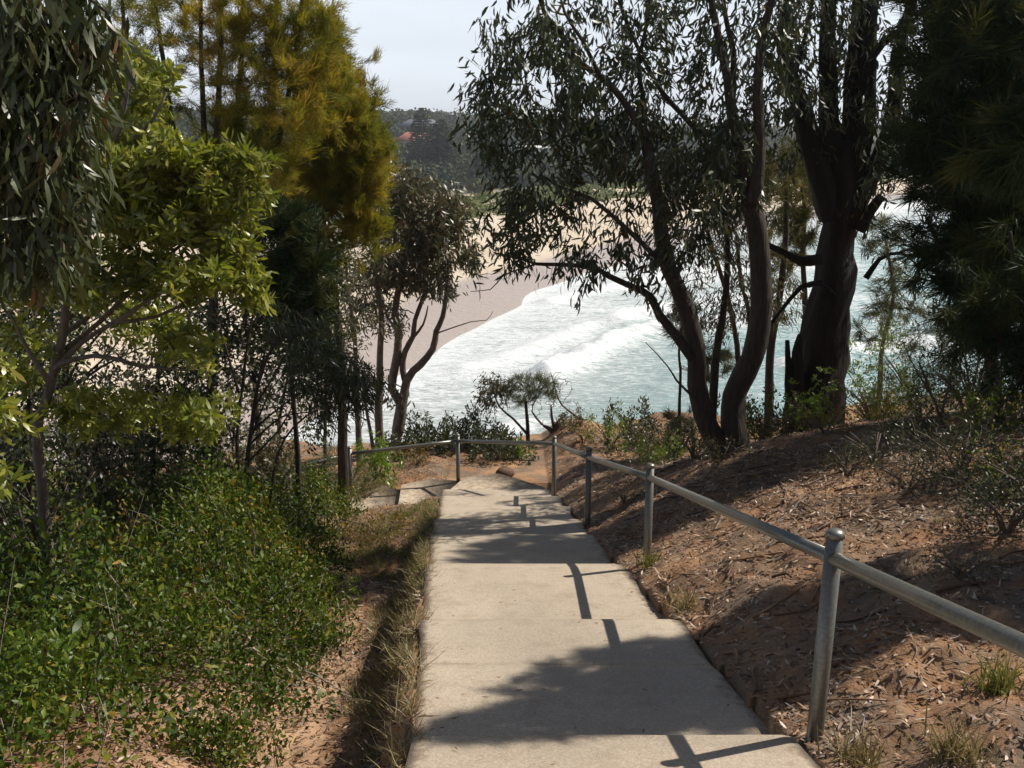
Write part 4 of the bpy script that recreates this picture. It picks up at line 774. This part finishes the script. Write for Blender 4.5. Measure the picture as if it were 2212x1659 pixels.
# -- shrubs
def shrub(name, sx, sy, Y, w, h, label, leaf='shrub', n=90, kind='small', L=.05, Wd=.02, k=10, bk='bark_grey2', onground=True, grp=None, cat='shrub'):
    p = P(sx, sy, Y); b0 = Gp(p[0], p[1]) if onground else p; t = plant(name, b0, label, cat, grp); T = Tree()
    for i in range(7):
        a = random.random() * 6.28; q = np.array((math.cos(a) * w * .35, math.sin(a) * w * .3, h * random.uniform(.45, .75)))
        T.limb([b0 - np.array((0, 0, .08)), b0 + q * np.array((.3, .3, .5)), b0 + q], .012 + .008 * h, .005, 5, step=.12)
    v = rsph(n); v[:, 2] = np.abs(v[:, 2]) ** .8; tg = b0 + v * np.array((w * .5, w * .45, h)) * (1 + .25 * np.sin(v[:, :1] * 9)); e, d = T.grow(tg, wig=.06, seg=.12); c = MB()
    if kind == 'small': gum_leaves(c, e, d, k, L, Wd, sp=.09, droop=-.4, back=.2, kind='oval')
    elif kind == 'needle': tufts(c, e, d, k, L, Wd, .35, .3, .2)
    elif kind == 'whorl': whorls(c, e, d, k, L, Wd, per=2)
    elif kind == 'gum': gum_leaves(c, e, d, k, L, Wd, sp=.1, droop=.7)
    finish(t, T, c if kind != 'bare' else None, M[leaf], M[bk], 'foliage')
SH = [
 ('shrub', 1320, 955, 20.0, 1.3, .95, 'pale green twiggy shrub on the orange edge right of the corner post', 'lime', 90, 'small', .09, .02, 7),
 ('shrub', 1400, 940, 19.0, 1.1, .8, 'dull green shrub beside the pale twiggy shrub', 'gum', 70, 'small', .08, .02, 9),
 ('shrub', 1480, 860, 18.5, .9, .8, 'grey brown needle shrub in front of the surf by the forked gum', 'sheoak_grey', 60, 'needle', .2, .01, 30),
 ('shrub', 1500, 985, 14.2, 1.0, .5, 'low leafy shrub at the left foot of the forked gum', 'gum', 80, 'small', .06, .018, 10),
 ('shrub', 1400, 985, 15.5, 1.2, .4, 'low mixed green clump behind the handrail', 'lime', 60, 'small', .06, .018, 8),
 ('shrub', 1650, 930, 14.4, .9, .75, 'green leafy shrub between the forked gum and the old trunk', 'shrub', 90, 'small', .07, .025, 9),
 ('shrub', 1765, 850, 14.0, 1.0, .85, 'bright green leafy shrub in front of the old dark trunk', 'lime', 85, 'whorl', .07, .022, 8),
 ('shrub', 1890, 900, 15.8, 2.0, 1.7, 'sunlit yellow green shrub right of the old trunk', 'lime', 230, 'small', .07, .022, 12),
 ('shrub', 1875, 960, 13.8, 1.2, .60, 'low rusty orange shrub at the foot of the yellow green shrub', 'rust', 90, 'small', .04, .014, 14),
 ('shrub', 1990, 930, 15.0, 1.0, .7, 'dark shaded shrub behind the crooked sapling', 'shrub', 70, 'small', .05, .018, 10),
 ('shrub', 1880, 1080, 9.6, .9, .38, 'low spiky grey green shrub on the dry bank, left one', 'gum', 60, 'small', .05, .009, 9),
 ('shrub', 2010, 1100, 9.2, .9, .40, 'low spiky grey green shrub on the dry bank, middle one', 'gum', 70, 'small', .05, .009, 9),
 ('shrub', 2130, 1060, 9.8, .9, .6, 'dark leafy shrub on the bank near the right edge', 'shrub', 70, 'small', .05, .02, 9),
 ('shrub', 2190, 960, 11.0, 1.4, 1.0, 'brownish shaded shrub at the right edge', 'gum_brown', 90, 'small', .05, .02, 9),
 ('shrub', 2200, 1250, 7.2, 1.1, .55, 'dark shrub in deep shade above the nearest handrail', 'shrub', 80, 'small', .04, .016, 9),
 ('shrub', 960, 1000, 21.0, 1.4, .55, 'low green shrub behind the cross rail, left of the middle post', 'gum', 110, 'small', .12, .03, 9),
 ('shrub', 1060, 1000, 21.2, 1.2, .5, 'low green shrub behind the cross rail, right of the middle post', 'gum', 100, 'small', .12, .03, 9),
 ('shrub', 1115, 1008, 20.4, .7, .35, 'small shrub flecked with yellow flowers behind the cross rail', 'lime', 60, 'small', .06, .03, 9),
 ('shrub', 915, 985, 21.0, .9, 1.0, 'upright leafy shrub right of the twisted gum foot', 'gum', 80, 'small', .14, .03, 8),
 ('shrub', 812, 1010, 18.5, 1.0, .95, 'yellow green drooping shrub at the left end of the cross rail', 'lime', 90, 'gum', .15, .03, 10),
 ('shrub', 690, 1050, 17.0, 1.7, 1.25, 'wispy silver grey bush left of the landing', 'sheoak_grey', 140, 'needle', .25, .006, 22),
 ('shrub', 770, 1020, 17.6, 1.0, .7, 'straw coloured wispy bush beside the far left post', 'dry', 70, 'needle', .22, .007, 22),
 ('shrub', 470, 1090, 12.0, 1.3, .8, 'yellow tinged leafy shrub at the foot of the thin wattle stems', 'lime', 100, 'small', .05, .02, 12),
 ('shrub', 690, 1190, 10.0, .75, .5, 'dark green rosette shrub at the edge of the gully', 'shrub', 70, 'whorl', .07, .017, 9),
 ('shrub', 650, 1330, 8.0, .8, .38, 'light green small shrub where the ground cover meets the gully', 'shrub', 70, 'small', .035, .015, 12),
 ('shrub', 230, 1120, 9.0, 1.5, .9, 'yellow and orange leaved shrub in the middle of the left thicket', 'rust', 90, 'small', .06, .022, 10),
 ('shrub', 60, 1100, 7.5, 1.5, 1.1, 'fresh green rounded shrub at the left edge', 'shrub', 190, 'small', .05, .022, 14),
 ('shrub', 330, 1050, 10.5, 1.8, 1.2, 'tall dark leafy shrub under the whorled broadleaf tree', 'shrub', 200, 'small', .06, .024, 14),
 ('shrub', 180, 1000, 11.5, 2.2, 1.8, 'tangled brown green thicket behind the whorled broadleaf tree', 'gum_brown', 200, 'small', .08, .022, 10),
 ('shrub', 30, 900, 9.5, 2.0, 2.4, 'deeply shaded leafy shrub at the far left edge behind the bank', 'gum', 230, 'small', .08, .026, 12),
 ('shrub', 420, 950, 13.0, 1.8, 1.5, 'grey leaved shrub below the golden she-oak', 'gum', 150, 'small', .08, .026, 10),
 ('shrub', 120, 850, 12.5, 2.6, 3.0, 'dark green leafy bush behind the curved branches at the left', 'gum', 260, 'small', .09, .03, 12),
 ('shrub', 300, 850, 14.0, 2.2, 2.0, 'brown green bush between the broadleaf tree and the dark trunk', 'gum_brown', 220, 'small', .09, .028, 11),
 ('shrub', 400, 1020, 11.5, 1.8, 1.4, 'green leafy bush left of the thin wattle stems', 'shrub', 220, 'small', .07, .028, 12),
 ('shrub', 560, 1000, 14.5, 1.5, 1.1, 'twiggy olive bush behind the thin wattle stems', 'gum_brown', 130, 'small', .07, .022, 9),
 ('shrub', 150, 1180, 7.2, 1.4, .8, 'glossy rounded bush rising out of the left scrub', 'shrub', 190, 'small', .05, .022, 13),
 ('shrub', 480, 1180, 9.2, 1.4, .55, 'low glossy bush below the wattle foot', 'shrub', 150, 'small', .05, .022, 13),
 ('shrub', 20, 780, 11.0, 2.4, 3.2, 'tall shaded leafy shrub behind the near whorled twig', 'gum', 330, 'small', .10, .032, 12),
 ('shrub', 220, 780, 15.5, 2.6, 3.4, 'tall olive shrub seen through the curved bare branches', 'gum_brown', 360, 'small', .11, .032, 12),
 ('shrub', 350, 740, 17.5, 2.4, 2.6, 'pale twiggy shrub left of the dark straight trunk', 'gum_brown', 220, 'small', .10, .028, 9),
 ('shrub', 540, 900, 16.5, 1.8, 1.8, 'feathery olive bush between the wattle stems and the beach', 'sheoak_grey', 200, 'needle', .16, .006, 36),
 ('shrub', 820, 1115, 13.6, 1.6, .30, 'low rusty brown clump on the grassy mound left of the treads', 'rust', 130, 'small', .045, .014, 12),
 ('shrub', 880, 1010, 20.5, 1.3, .55, 'tangled low shrub under the left half of the cross rail', 'gum', 120, 'small', .09, .026, 11),
 ('shrub', 1010, 1000, 21.6, 1.4, .8, 'leafy shrub directly behind the middle post of the cross rail', 'gum', 150, 'small', .11, .03, 10),
 ('shrub', 1260, 965, 20.6, .8, .4, 'small dry shrub on the orange mound behind the handrail', 'rust', 60, 'small', .06, .016, 9),
 ('shrub', 1440, 940, 17.5, 1.4, .55, 'yellow flecked low shrub in front of the forked gum', 'lime', 110, 'small', .06, .02, 10),
 ('shrub', 1560, 1010, 12.4, .8, .3, 'twiggy weeds round the foot of the forked gum', 'gum_brown', 60, 'small', .05, .014, 9),
 ('shrub', 1700, 960, 13.9, 1.3, .45, 'tangled low shrub in front of the old trunk', 'gum_brown', 120, 'small', .055, .016, 10),
 ('shrub', 2080, 960, 12.6, 1.6, .9, 'dark olive shrub under the dense she-oak', 'gum', 150, 'small', .06, .02, 11),
 ('shrub', 2100, 1180, 7.6, 1.0, .3, 'flat dark sprawling shrub on the shaded bank', 'gum', 110, 'small', .045, .010, 11),
 ('shrub', 1985, 860, 15.5, 1.8, 1.9, 'tall wispy grey brown shrub behind the crooked sapling', 'sheoak_grey', 220, 'needle', .16, .006, 30),
 ('shrub', 2100, 850, 14.2, 2.0, 2.0, 'dark olive bush in the gloom under the dense she-oak', 'gum', 220, 'small', .08, .026, 11),
 ('shrub', 1935, 870, 18.0, 1.4, 1.2, 'light green bush at the cliff edge behind the yellow green shrub', 'gum', 140, 'small', .08, .026, 11),
 ('shrub', 1590, 900, 17.5, 1.4, .9, 'leafy bush at the cliff edge behind the fork of the gum', 'gum', 140, 'small', .09, .026, 11),
 ('shrub', 1370, 920, 20.4, 1.6, .9, 'broad olive shrub on the orange edge behind the pale twiggy one', 'gum', 140, 'small', .10, .028, 11),
 ('shrub', 1240, 950, 21.6, .8, .45, 'small olive tuft beside the reddish stump', 'gum_brown', 60, 'small', .08, .022, 10),
 ('shrub', 1780, 1000, 12.2, .9, .32, 'low dry shrub in the dappled light below the old trunk', 'rust', 70, 'small', .035, .011, 11),
 ('shrub', 1960, 1020, 11.2, .9, .30, 'sparse green seedling clump beside the crooked sapling foot', 'gum', 60, 'small', .05, .012, 9),
 ('shrub', 1950, 1180, 8.2, .8, .28, 'spiky low shrub in the middle of the bare bank', 'gum', 60, 'small', .045, .009, 9),
 ('shrub', 1350, 1060, 12.6, .6, .22, 'dry weeds on the bank above the third post', 'dry', 50, 'small', .04, .01, 9),
 ('shrub', 2060, 1420, 5.6, .5, .22, 'dark weedy shrub under the nearest rail', 'gum_brown', 60, 'small', .03, .009, 10),
 ('shrub', 560, 1250, 8.6, 1.0, .55, 'glossy mound bush nearest the gully bend', 'shrub', 170, 'small', .045, .022, 14),
 ('shrub', 300, 1350, 6.6, 1.1, .6, 'bright green mound in the middle of the left scrub', 'shrub', 200, 'small', .04, .02, 14),
 ('shrub', 480, 1560, 5.3, .6, .32, 'lowest glossy shrub at the edge of the bare orange soil', 'shrub', 130, 'small', .04, .018, 12),
 ('shrub', 60, 1500, 5.4, .9, .55, 'mixed leaved bush in the bottom left corner', 'lime', 170, 'small', .05, .022, 12),
 ('shrub', 2060, 1150, 8.6, 1.3, .5, 'sprawling shaded shrub left of the deep shade on the bank', 'gum', 120, 'small', .05, .012, 11),
 ('shrub', 1820, 1120, 9.4, .7, .3, 'tiny grey green seedlings on the bare bank', 'gum', 45, 'small', .04, .010, 9),
 ('shrub', 2150, 1330, 6.6, .9, .45, 'blackish green shrub above the rail at the right edge', 'gum', 110, 'small', .04, .012, 11),
 ('shrub', 900, 1015, 19.4, .9, .3, 'low yellowed plants in front of the cross rail', 'rust', 60, 'small', .05, .018, 9),
 ('shrub', 1075, 1015, 20.2, 1.5, .6, 'dense low green shrub between the middle post and the corner post', 'gum', 150, 'small', .10, .028, 11),
]
for s_ in SH: shrub(*s_)
# bare grey twiggy sapling on the right bank
Y = 11.6; T = Tree(); b0 = tree_base(2005, 1030, Y); t = plant('crooked_sapling', b0, 'crooked leaning sapling with bare grey twigs on the right bank', 'small tree')
T.limb([b0 - np.array((0, 0, .2))] + L3([(2008, 1020), (2035, 990), (2042, 940), (2030, 900), (2010, 850), (1985, 780)], Y), .035, .012, 7); T.limb(L3([(2030, 900), (2050, 830), (2060, 740)], Y), .018, .006, 5); T.limb(L3([(2015, 860), (1980, 800), (1950, 740)], Y), .014, .005, 5)
e, d = T.grow(blob((2010, 760, Y, 80, 90, .5, 130), (1960, 720, Y, 50, 60, .4, 50), (2070, 800, Y, 40, 60, .4, 40)), bend=.3, wig=.08, rmul=.8); c = MB(); tufts(c, e[::3], d[::3], 14, .12, .004, .5, .3, .3); finish(t, T, c, M['sheoak_grey'], M['bark_grey'])
# fallen dead branch
T = Tree(); pts = [PG(495, 1425), PG(560, 1455), PG(630, 1470), PG(700, 1500), PG(760, 1530)]; pts = [p + np.array((0, 0, .22 - .03 * i)) for i, p in enumerate(pts)]
t = plant('fallen_branch', pts[0], 'fallen silver grey dead branch with fine twigs lying over the gully', 'branch'); T.limb(pts, .014, .004, 6, step=.06)
for q in ([(560, 1455), (620, 1430), (680, 1440)], [(530, 1440), (600, 1480), (690, 1540)], [(580, 1460), (660, 1450), (740, 1480)]): T.limb([PG(*a_) + np.array((0, 0, .18)) for a_ in q], .008, .003, 5, step=.06)
tt = []
for k in range(80): p = PG(random.uniform(600, 770), random.uniform(1450, 1560)); tt.append(p + np.array((0, 0, random.uniform(.05, .2))))
T.grow(np.array(tt), bend=.05, wig=.06, pen=0, seg=.08, rmul=.9, rtip=.0012); finish(t, T, None, None, M['twig'])
# rock at the end of the landing
p = PG(1092, 1035); mb = MB(); n_ = 14; uu, vv = np.meshgrid(np.linspace(0, 2 * math.pi, n_, endpoint=False), np.linspace(-.5 * math.pi, .5 * math.pi, 9), indexing='xy')
r_ = .17 * (1 + .5 * fbm(np.cos(uu) * 1.6 + 5, np.sin(uu) * 1.6 + vv * 1.3, 3)); V = np.stack((r_ * np.cos(uu) * np.cos(vv) * 1.15, r_ * np.sin(uu) * np.cos(vv), r_ * np.sin(vv) * .75), -1).reshape(-1, 3) + p + np.array((0, 0, .13))
mb.add(V, [(i * n_ + j, i * n_ + (j + 1) % n_, (i + 1) * n_ + (j + 1) % n_, (i + 1) * n_ + j) for i in range(8) for j in range(n_)]); rk = mb.build('rock', M['rock']); tag(rk, 'rounded brown rock at the far end of the concrete landing', 'rock')

# -- leafy ground cover, lower left
def region(n, xr_, yr_, fn):
    x = RNG.uniform(*xr_, n); y = RNG.uniform(*yr_, n); k = fn(x, y); return x[k], y[k]
def cover(x, y): # inside the thicket, beyond the gully
    e = xl(y) - x; lim = .92 + .5 * fbm(y * .8, x * .2) * 2 + .45 * sstep(7, 4.3, y) + .35 * sstep(8, 12, y); return (e > lim) & (RNG.random(len(x)) < sstep(-.14, .06, fbm(x * 1.3, y * 1.3, 3) + np.minimum((e - lim) * .3, .04)))
x, y = region(12000, (-8.5, -1.2), (3.2, 15), cover); hgt = .12 + .85 * sstep(-.3, 1.3, xl(y) - x - 1.0) * np.clip(.75 + 3.0 * fbm(x * 1.1, y * 1.1, 3), .15, 1.8); mb = MB(); st = MB()
cl = fbm(x * 1.6 + 5, y * 1.6, 3); P0 = np.stack((x, y, G(x, y)), -1); pos = []; dd = []; ti = []
for i in range(len(x)):
    k = 16; h = max(hgt[i], .08); a = RNG.normal(0, .12, (k, 3)); a[:, 2] = h * (.35 + .75 * RNG.random(k) ** .7); pos.append(P0[i] + a); dd.append(RNG.normal(0, .7, (k, 3)) + np.array((0, 0, .55))); ti.append(np.clip(random.gauss(.42, .12) + 1.1 * cl[i] + RNG.normal(0, .16, k), 0, 1))
    if i % 7 == 0: q = P0[i]; tube(st, [q, q + np.array((random.gauss(0, .1), random.gauss(0, .1), h * .6)), q + np.array((random.gauss(0, .22), random.gauss(0, .22), h * .98))], [.005, .0035, .0015], 3, cap=False, tint=random.random())
pos = np.vstack(pos); n_ = len(pos); leaves(mb, 'rhomb', pos, np.vstack(dd), .05 * RNG.uniform(.6, 1.3, n_), .026 * RNG.uniform(.7, 1.3, n_), tint=np.concatenate(ti))
k_ = RNG.random(n_) < .06; m2 = int(k_.sum()); leaves(mb, 'oval', pos[k_] + np.array((0, 0, .04)), np.vstack(dd)[k_], .09 * RNG.uniform(.6, 1.3, m2), .035, tint=RNG.random(m2) ** 1.2)
gc = mb.build('leafy_ground_cover', M['shrub']); tag(gc, 'dense small leaved glossy green scrub covering the lower left bank', 'ground cover', kind='stuff'); sg = st.build('scrub_stems', M['twig']); tag(sg, 'grey stems and dead twigs inside the low green scrub', 'twigs', kind='stuff')

# -- grasses
def grass(name, x, y, h, per, mat, label, wd=.005, lean=.5):
    mb = MB(); n = len(x); base = np.repeat(np.stack((x, y, G(x, y)), -1), per, 0) + RNG.normal(0, .03, (n * per, 3)) * np.array((1, 1, 0)); m_ = len(base)
    d = RNG.normal(0, lean, (m_, 3)); d[:, 2] = 1; hh = np.repeat(np.broadcast_to(h, (n,)), per) * RNG.uniform(.4, 1.2, m_)
    leaves(mb, 'blade', base, d, hh, wd * RNG.uniform(.7, 1.4, m_), tint=np.clip(np.repeat(RNG.normal(.5, .2, n), per) + RNG.normal(0, .15, m_), 0, 1))
    o = mb.build(name, M[mat]); tag(o, label, 'grass', kind='stuff')
x, y = region(9000, (-3.6, -.3), (3.0, 13.5), lambda x, y: (xl(y) - x > .0) & (xl(y) - x < .45 + .9 * fbm(y * 1.5, x)) & (fbm(x * 2.5, y * 1.8, 3) > -.03 - .12 * sstep(7.5, 5.5, y)) & (y > 3.3))
grass('dry_grass', x, y, RNG.uniform(.05, .24, len(x)), 13, 'dry', 'dry straw coloured grass fringing the left edge of the concrete', .005, 1.0)
x, y = region(4000, (-4.5, -.5), (5.6, 15.5), lambda x, y: (xl(y) - x > .02) & (xl(y) - x < .40 + 1.1 * sstep(10, 13, y)) & (fbm(x * 1.3 + 7, y * 1.3, 3) > .07 - .12 * sstep(10.5, 12, y)))
grass('green_grass', x, y, RNG.uniform(.06, .26, len(x)), 12, 'greengrass', 'yellow green grass tufts beside the left edge of the path', .005, .8)
x, y = region(3000, (1.0, 9), (3.0, 21), lambda x, y: (x - xr(y) > .08) & (fbm(x * 1.1 + 2, y * 1.1, 3) > .16))
grass('dry_grass', x, y, RNG.uniform(.04, .16, len(x)), 12, 'dry', 'sparse dry grass scattered over the right bank', .004, .8)
def tuft_at(sx, sy, n, h, label, mat='greengrass'):
    p = PG(sx, sy); mb = MB(); d = RNG.normal(0, .45, (n, 3)); d[:, 2] = 1; leaves(mb, 'blade', p + RNG.normal(0, .05, (n, 3)) * np.array((1, 1, 0)), d, h * RNG.uniform(.5, 1.2, n), .009, tint=RNG.uniform(.2, .8, n))
    t = plant('grass_tuft', p, label, 'grass tuft'); mb.build('blades', M[mat], t)
tuft_at(1405, 1222, 90, .16, 'bright green weeds at the foot of the second handrail post'); tuft_at(2160, 1500, 120, .22, 'green grass tuft under the nearest rail at the right edge'); tuft_at(1480, 1320, 60, .22, 'sparse brown stalks by the edge of the second tread', 'dry')
tuft_at(1850, 1650, 120, .16, 'dry brown grass clump at the bottom right beside the near post', 'dry'); tuft_at(2060, 1640, 120, .2, 'feathery dry grass clump in the bottom right corner', 'dry')

# -- leaf litter and twigs
def litter_fn(x, y): e = xl(y) - x; d = x - xr(y); return ((e > .02) | (d > .02)) & (RNG.random(len(x)) < .40 + .8 * sstep(-.1, .12, fbm(x * 1.4, y * 1.4, 4)))
x, y = region(330000, (-6, 9), (2.6, 21), litter_fn); k = RNG.random(len(x)) < np.clip(9 / y, .25, 1); x, y = x[k], y[k]
pos = np.stack((x, y, G(x, y) + .012), -1); n_ = len(x); d = RNG.normal(0, 1, (n_, 3)); d[:, 2] *= .25; mb = MB()
leaves(mb, 'sickle', pos, d, .045 * RNG.uniform(.4, 1.9, n_), .012 * RNG.uniform(.6, 1.6, n_), nh=np.array((0, 0, 1.0)) + RNG.normal(0, .35, (n_, 3)), tint=RNG.random(n_) ** 1.3)
lt = mb.build('leaf_litter', M['litter']); tag(lt, 'dry fallen leaves scattered over the soil on both sides of the path', 'leaf litter', kind='stuff')
x, y = region(5000, (-5, 8), (2.8, 20), litter_fn); mb = MB()
for a_, b_ in zip(x, y):
    q = Gp(a_, b_) + np.array((0, 0, .02)); an = random.random() * 6.28; l = random.uniform(.05, .28); d = np.array((math.cos(an), math.sin(an), random.uniform(-.1, .25))) * l
    e_ = q + d; e_[2] = float(G(e_[0], e_[1])) + random.uniform(.01, .05); m_ = (q + e_) / 2 + RNG.normal(0, .012, 3); tube(mb, [q, m_, e_], [.004, .0035, .0015], 3, cap=False, tint=random.random())
tw = mb.build('fallen_twigs', M['twig']); tag(tw, 'small dead twigs strewn over the soil banks', 'twigs', kind='stuff')
n_ = 260; y = RNG.uniform(3.2, 16, n_); f = RNG.random(n_); f = np.where(RNG.random(n_) < .6, f ** 3, 1 - f ** 3); x = xl(y) + (xr(y) - xl(y)) * f; ks = np.searchsorted(NY, y); k0 = NY[ks - 1]; k1 = NY[ks]
z = (zp(k0) - RIS) + (zp(k1) - zp(k0) + RIS) * (y - k0) / (k1 - k0) + .006; d = RNG.normal(0, 1, (n_, 3)); d[:, 2] = d[:, 1] * -.2; mb = MB()
leaves(mb, 'sickle', np.stack((x, y, z), -1), d, .03 * RNG.uniform(.5, 1.8, n_), .009, nh=np.array((0, 0, 1.0)) + RNG.normal(0, .15, (n_, 3)))
lp = mb.build('leaf_litter', M['litter']); tag(lp, 'few small dry leaves lying on the concrete treads', 'leaf litter', kind='stuff')

x, y = region(1500, (1.2, 8), (3.2, 20), litter_fn); mb = MB()
for a_, b_ in zip(x, y):
    q = Gp(a_, b_) + np.array((0, 0, .015)); an = random.gauss(1.9, .8); l = random.uniform(.1, .5); d = np.array((math.cos(an), math.sin(an), 0)) * l; e_ = q + d; e_[2] = float(G(e_[0], e_[1])) + .02; m_ = (q + e_) / 2 + RNG.normal(0, .03, 3) * np.array((1, 1, .3)); m_[2] = float(G(m_[0], m_[1])) + .02
    tube(mb, curve([q, m_, e_], .08), [.009 * random.uniform(.4, 1.2)], 4, cap=True, tint=random.random() * .7)
bs = mb.build('fallen_sticks', M['litter']); tag(bs, 'brown sticks and bark strips lying on the right bank', 'sticks', kind='stuff')
# ------------------------------------------------------------------ sea haze that fades the far hillside
mb = MB(); V = [(x, y, z) for z in (-25, 45) for x, y in ((-2400, -60), (2400, -60), (2400, 2650), (-2400, 2650))]
mb.add(V, [(3, 2, 1, 0), (4, 5, 6, 7), (0, 1, 5, 4), (1, 2, 6, 5), (2, 3, 7, 6), (3, 0, 4, 7)])
m = bpy.data.materials.new('haze'); m.use_nodes = True; nt = m.node_tree; nt.nodes.clear(); o_ = nt.nodes.new("ShaderNodeOutputMaterial"); pv = nt.nodes.new("ShaderNodeVolumePrincipled")
pv.inputs['Density'].default_value = .00028; pv.inputs['Color'].default_value = (.86, .92, 1, 1); pv.inputs['Anisotropy'].default_value = .3; nt.links.new(pv.outputs[0], o_.inputs['Volume'])
hz = mb.build('haze', m); tag(hz, kind='stuff', label='faint sea haze between the steps and the far hillside'); hz['category'] = 'haze'
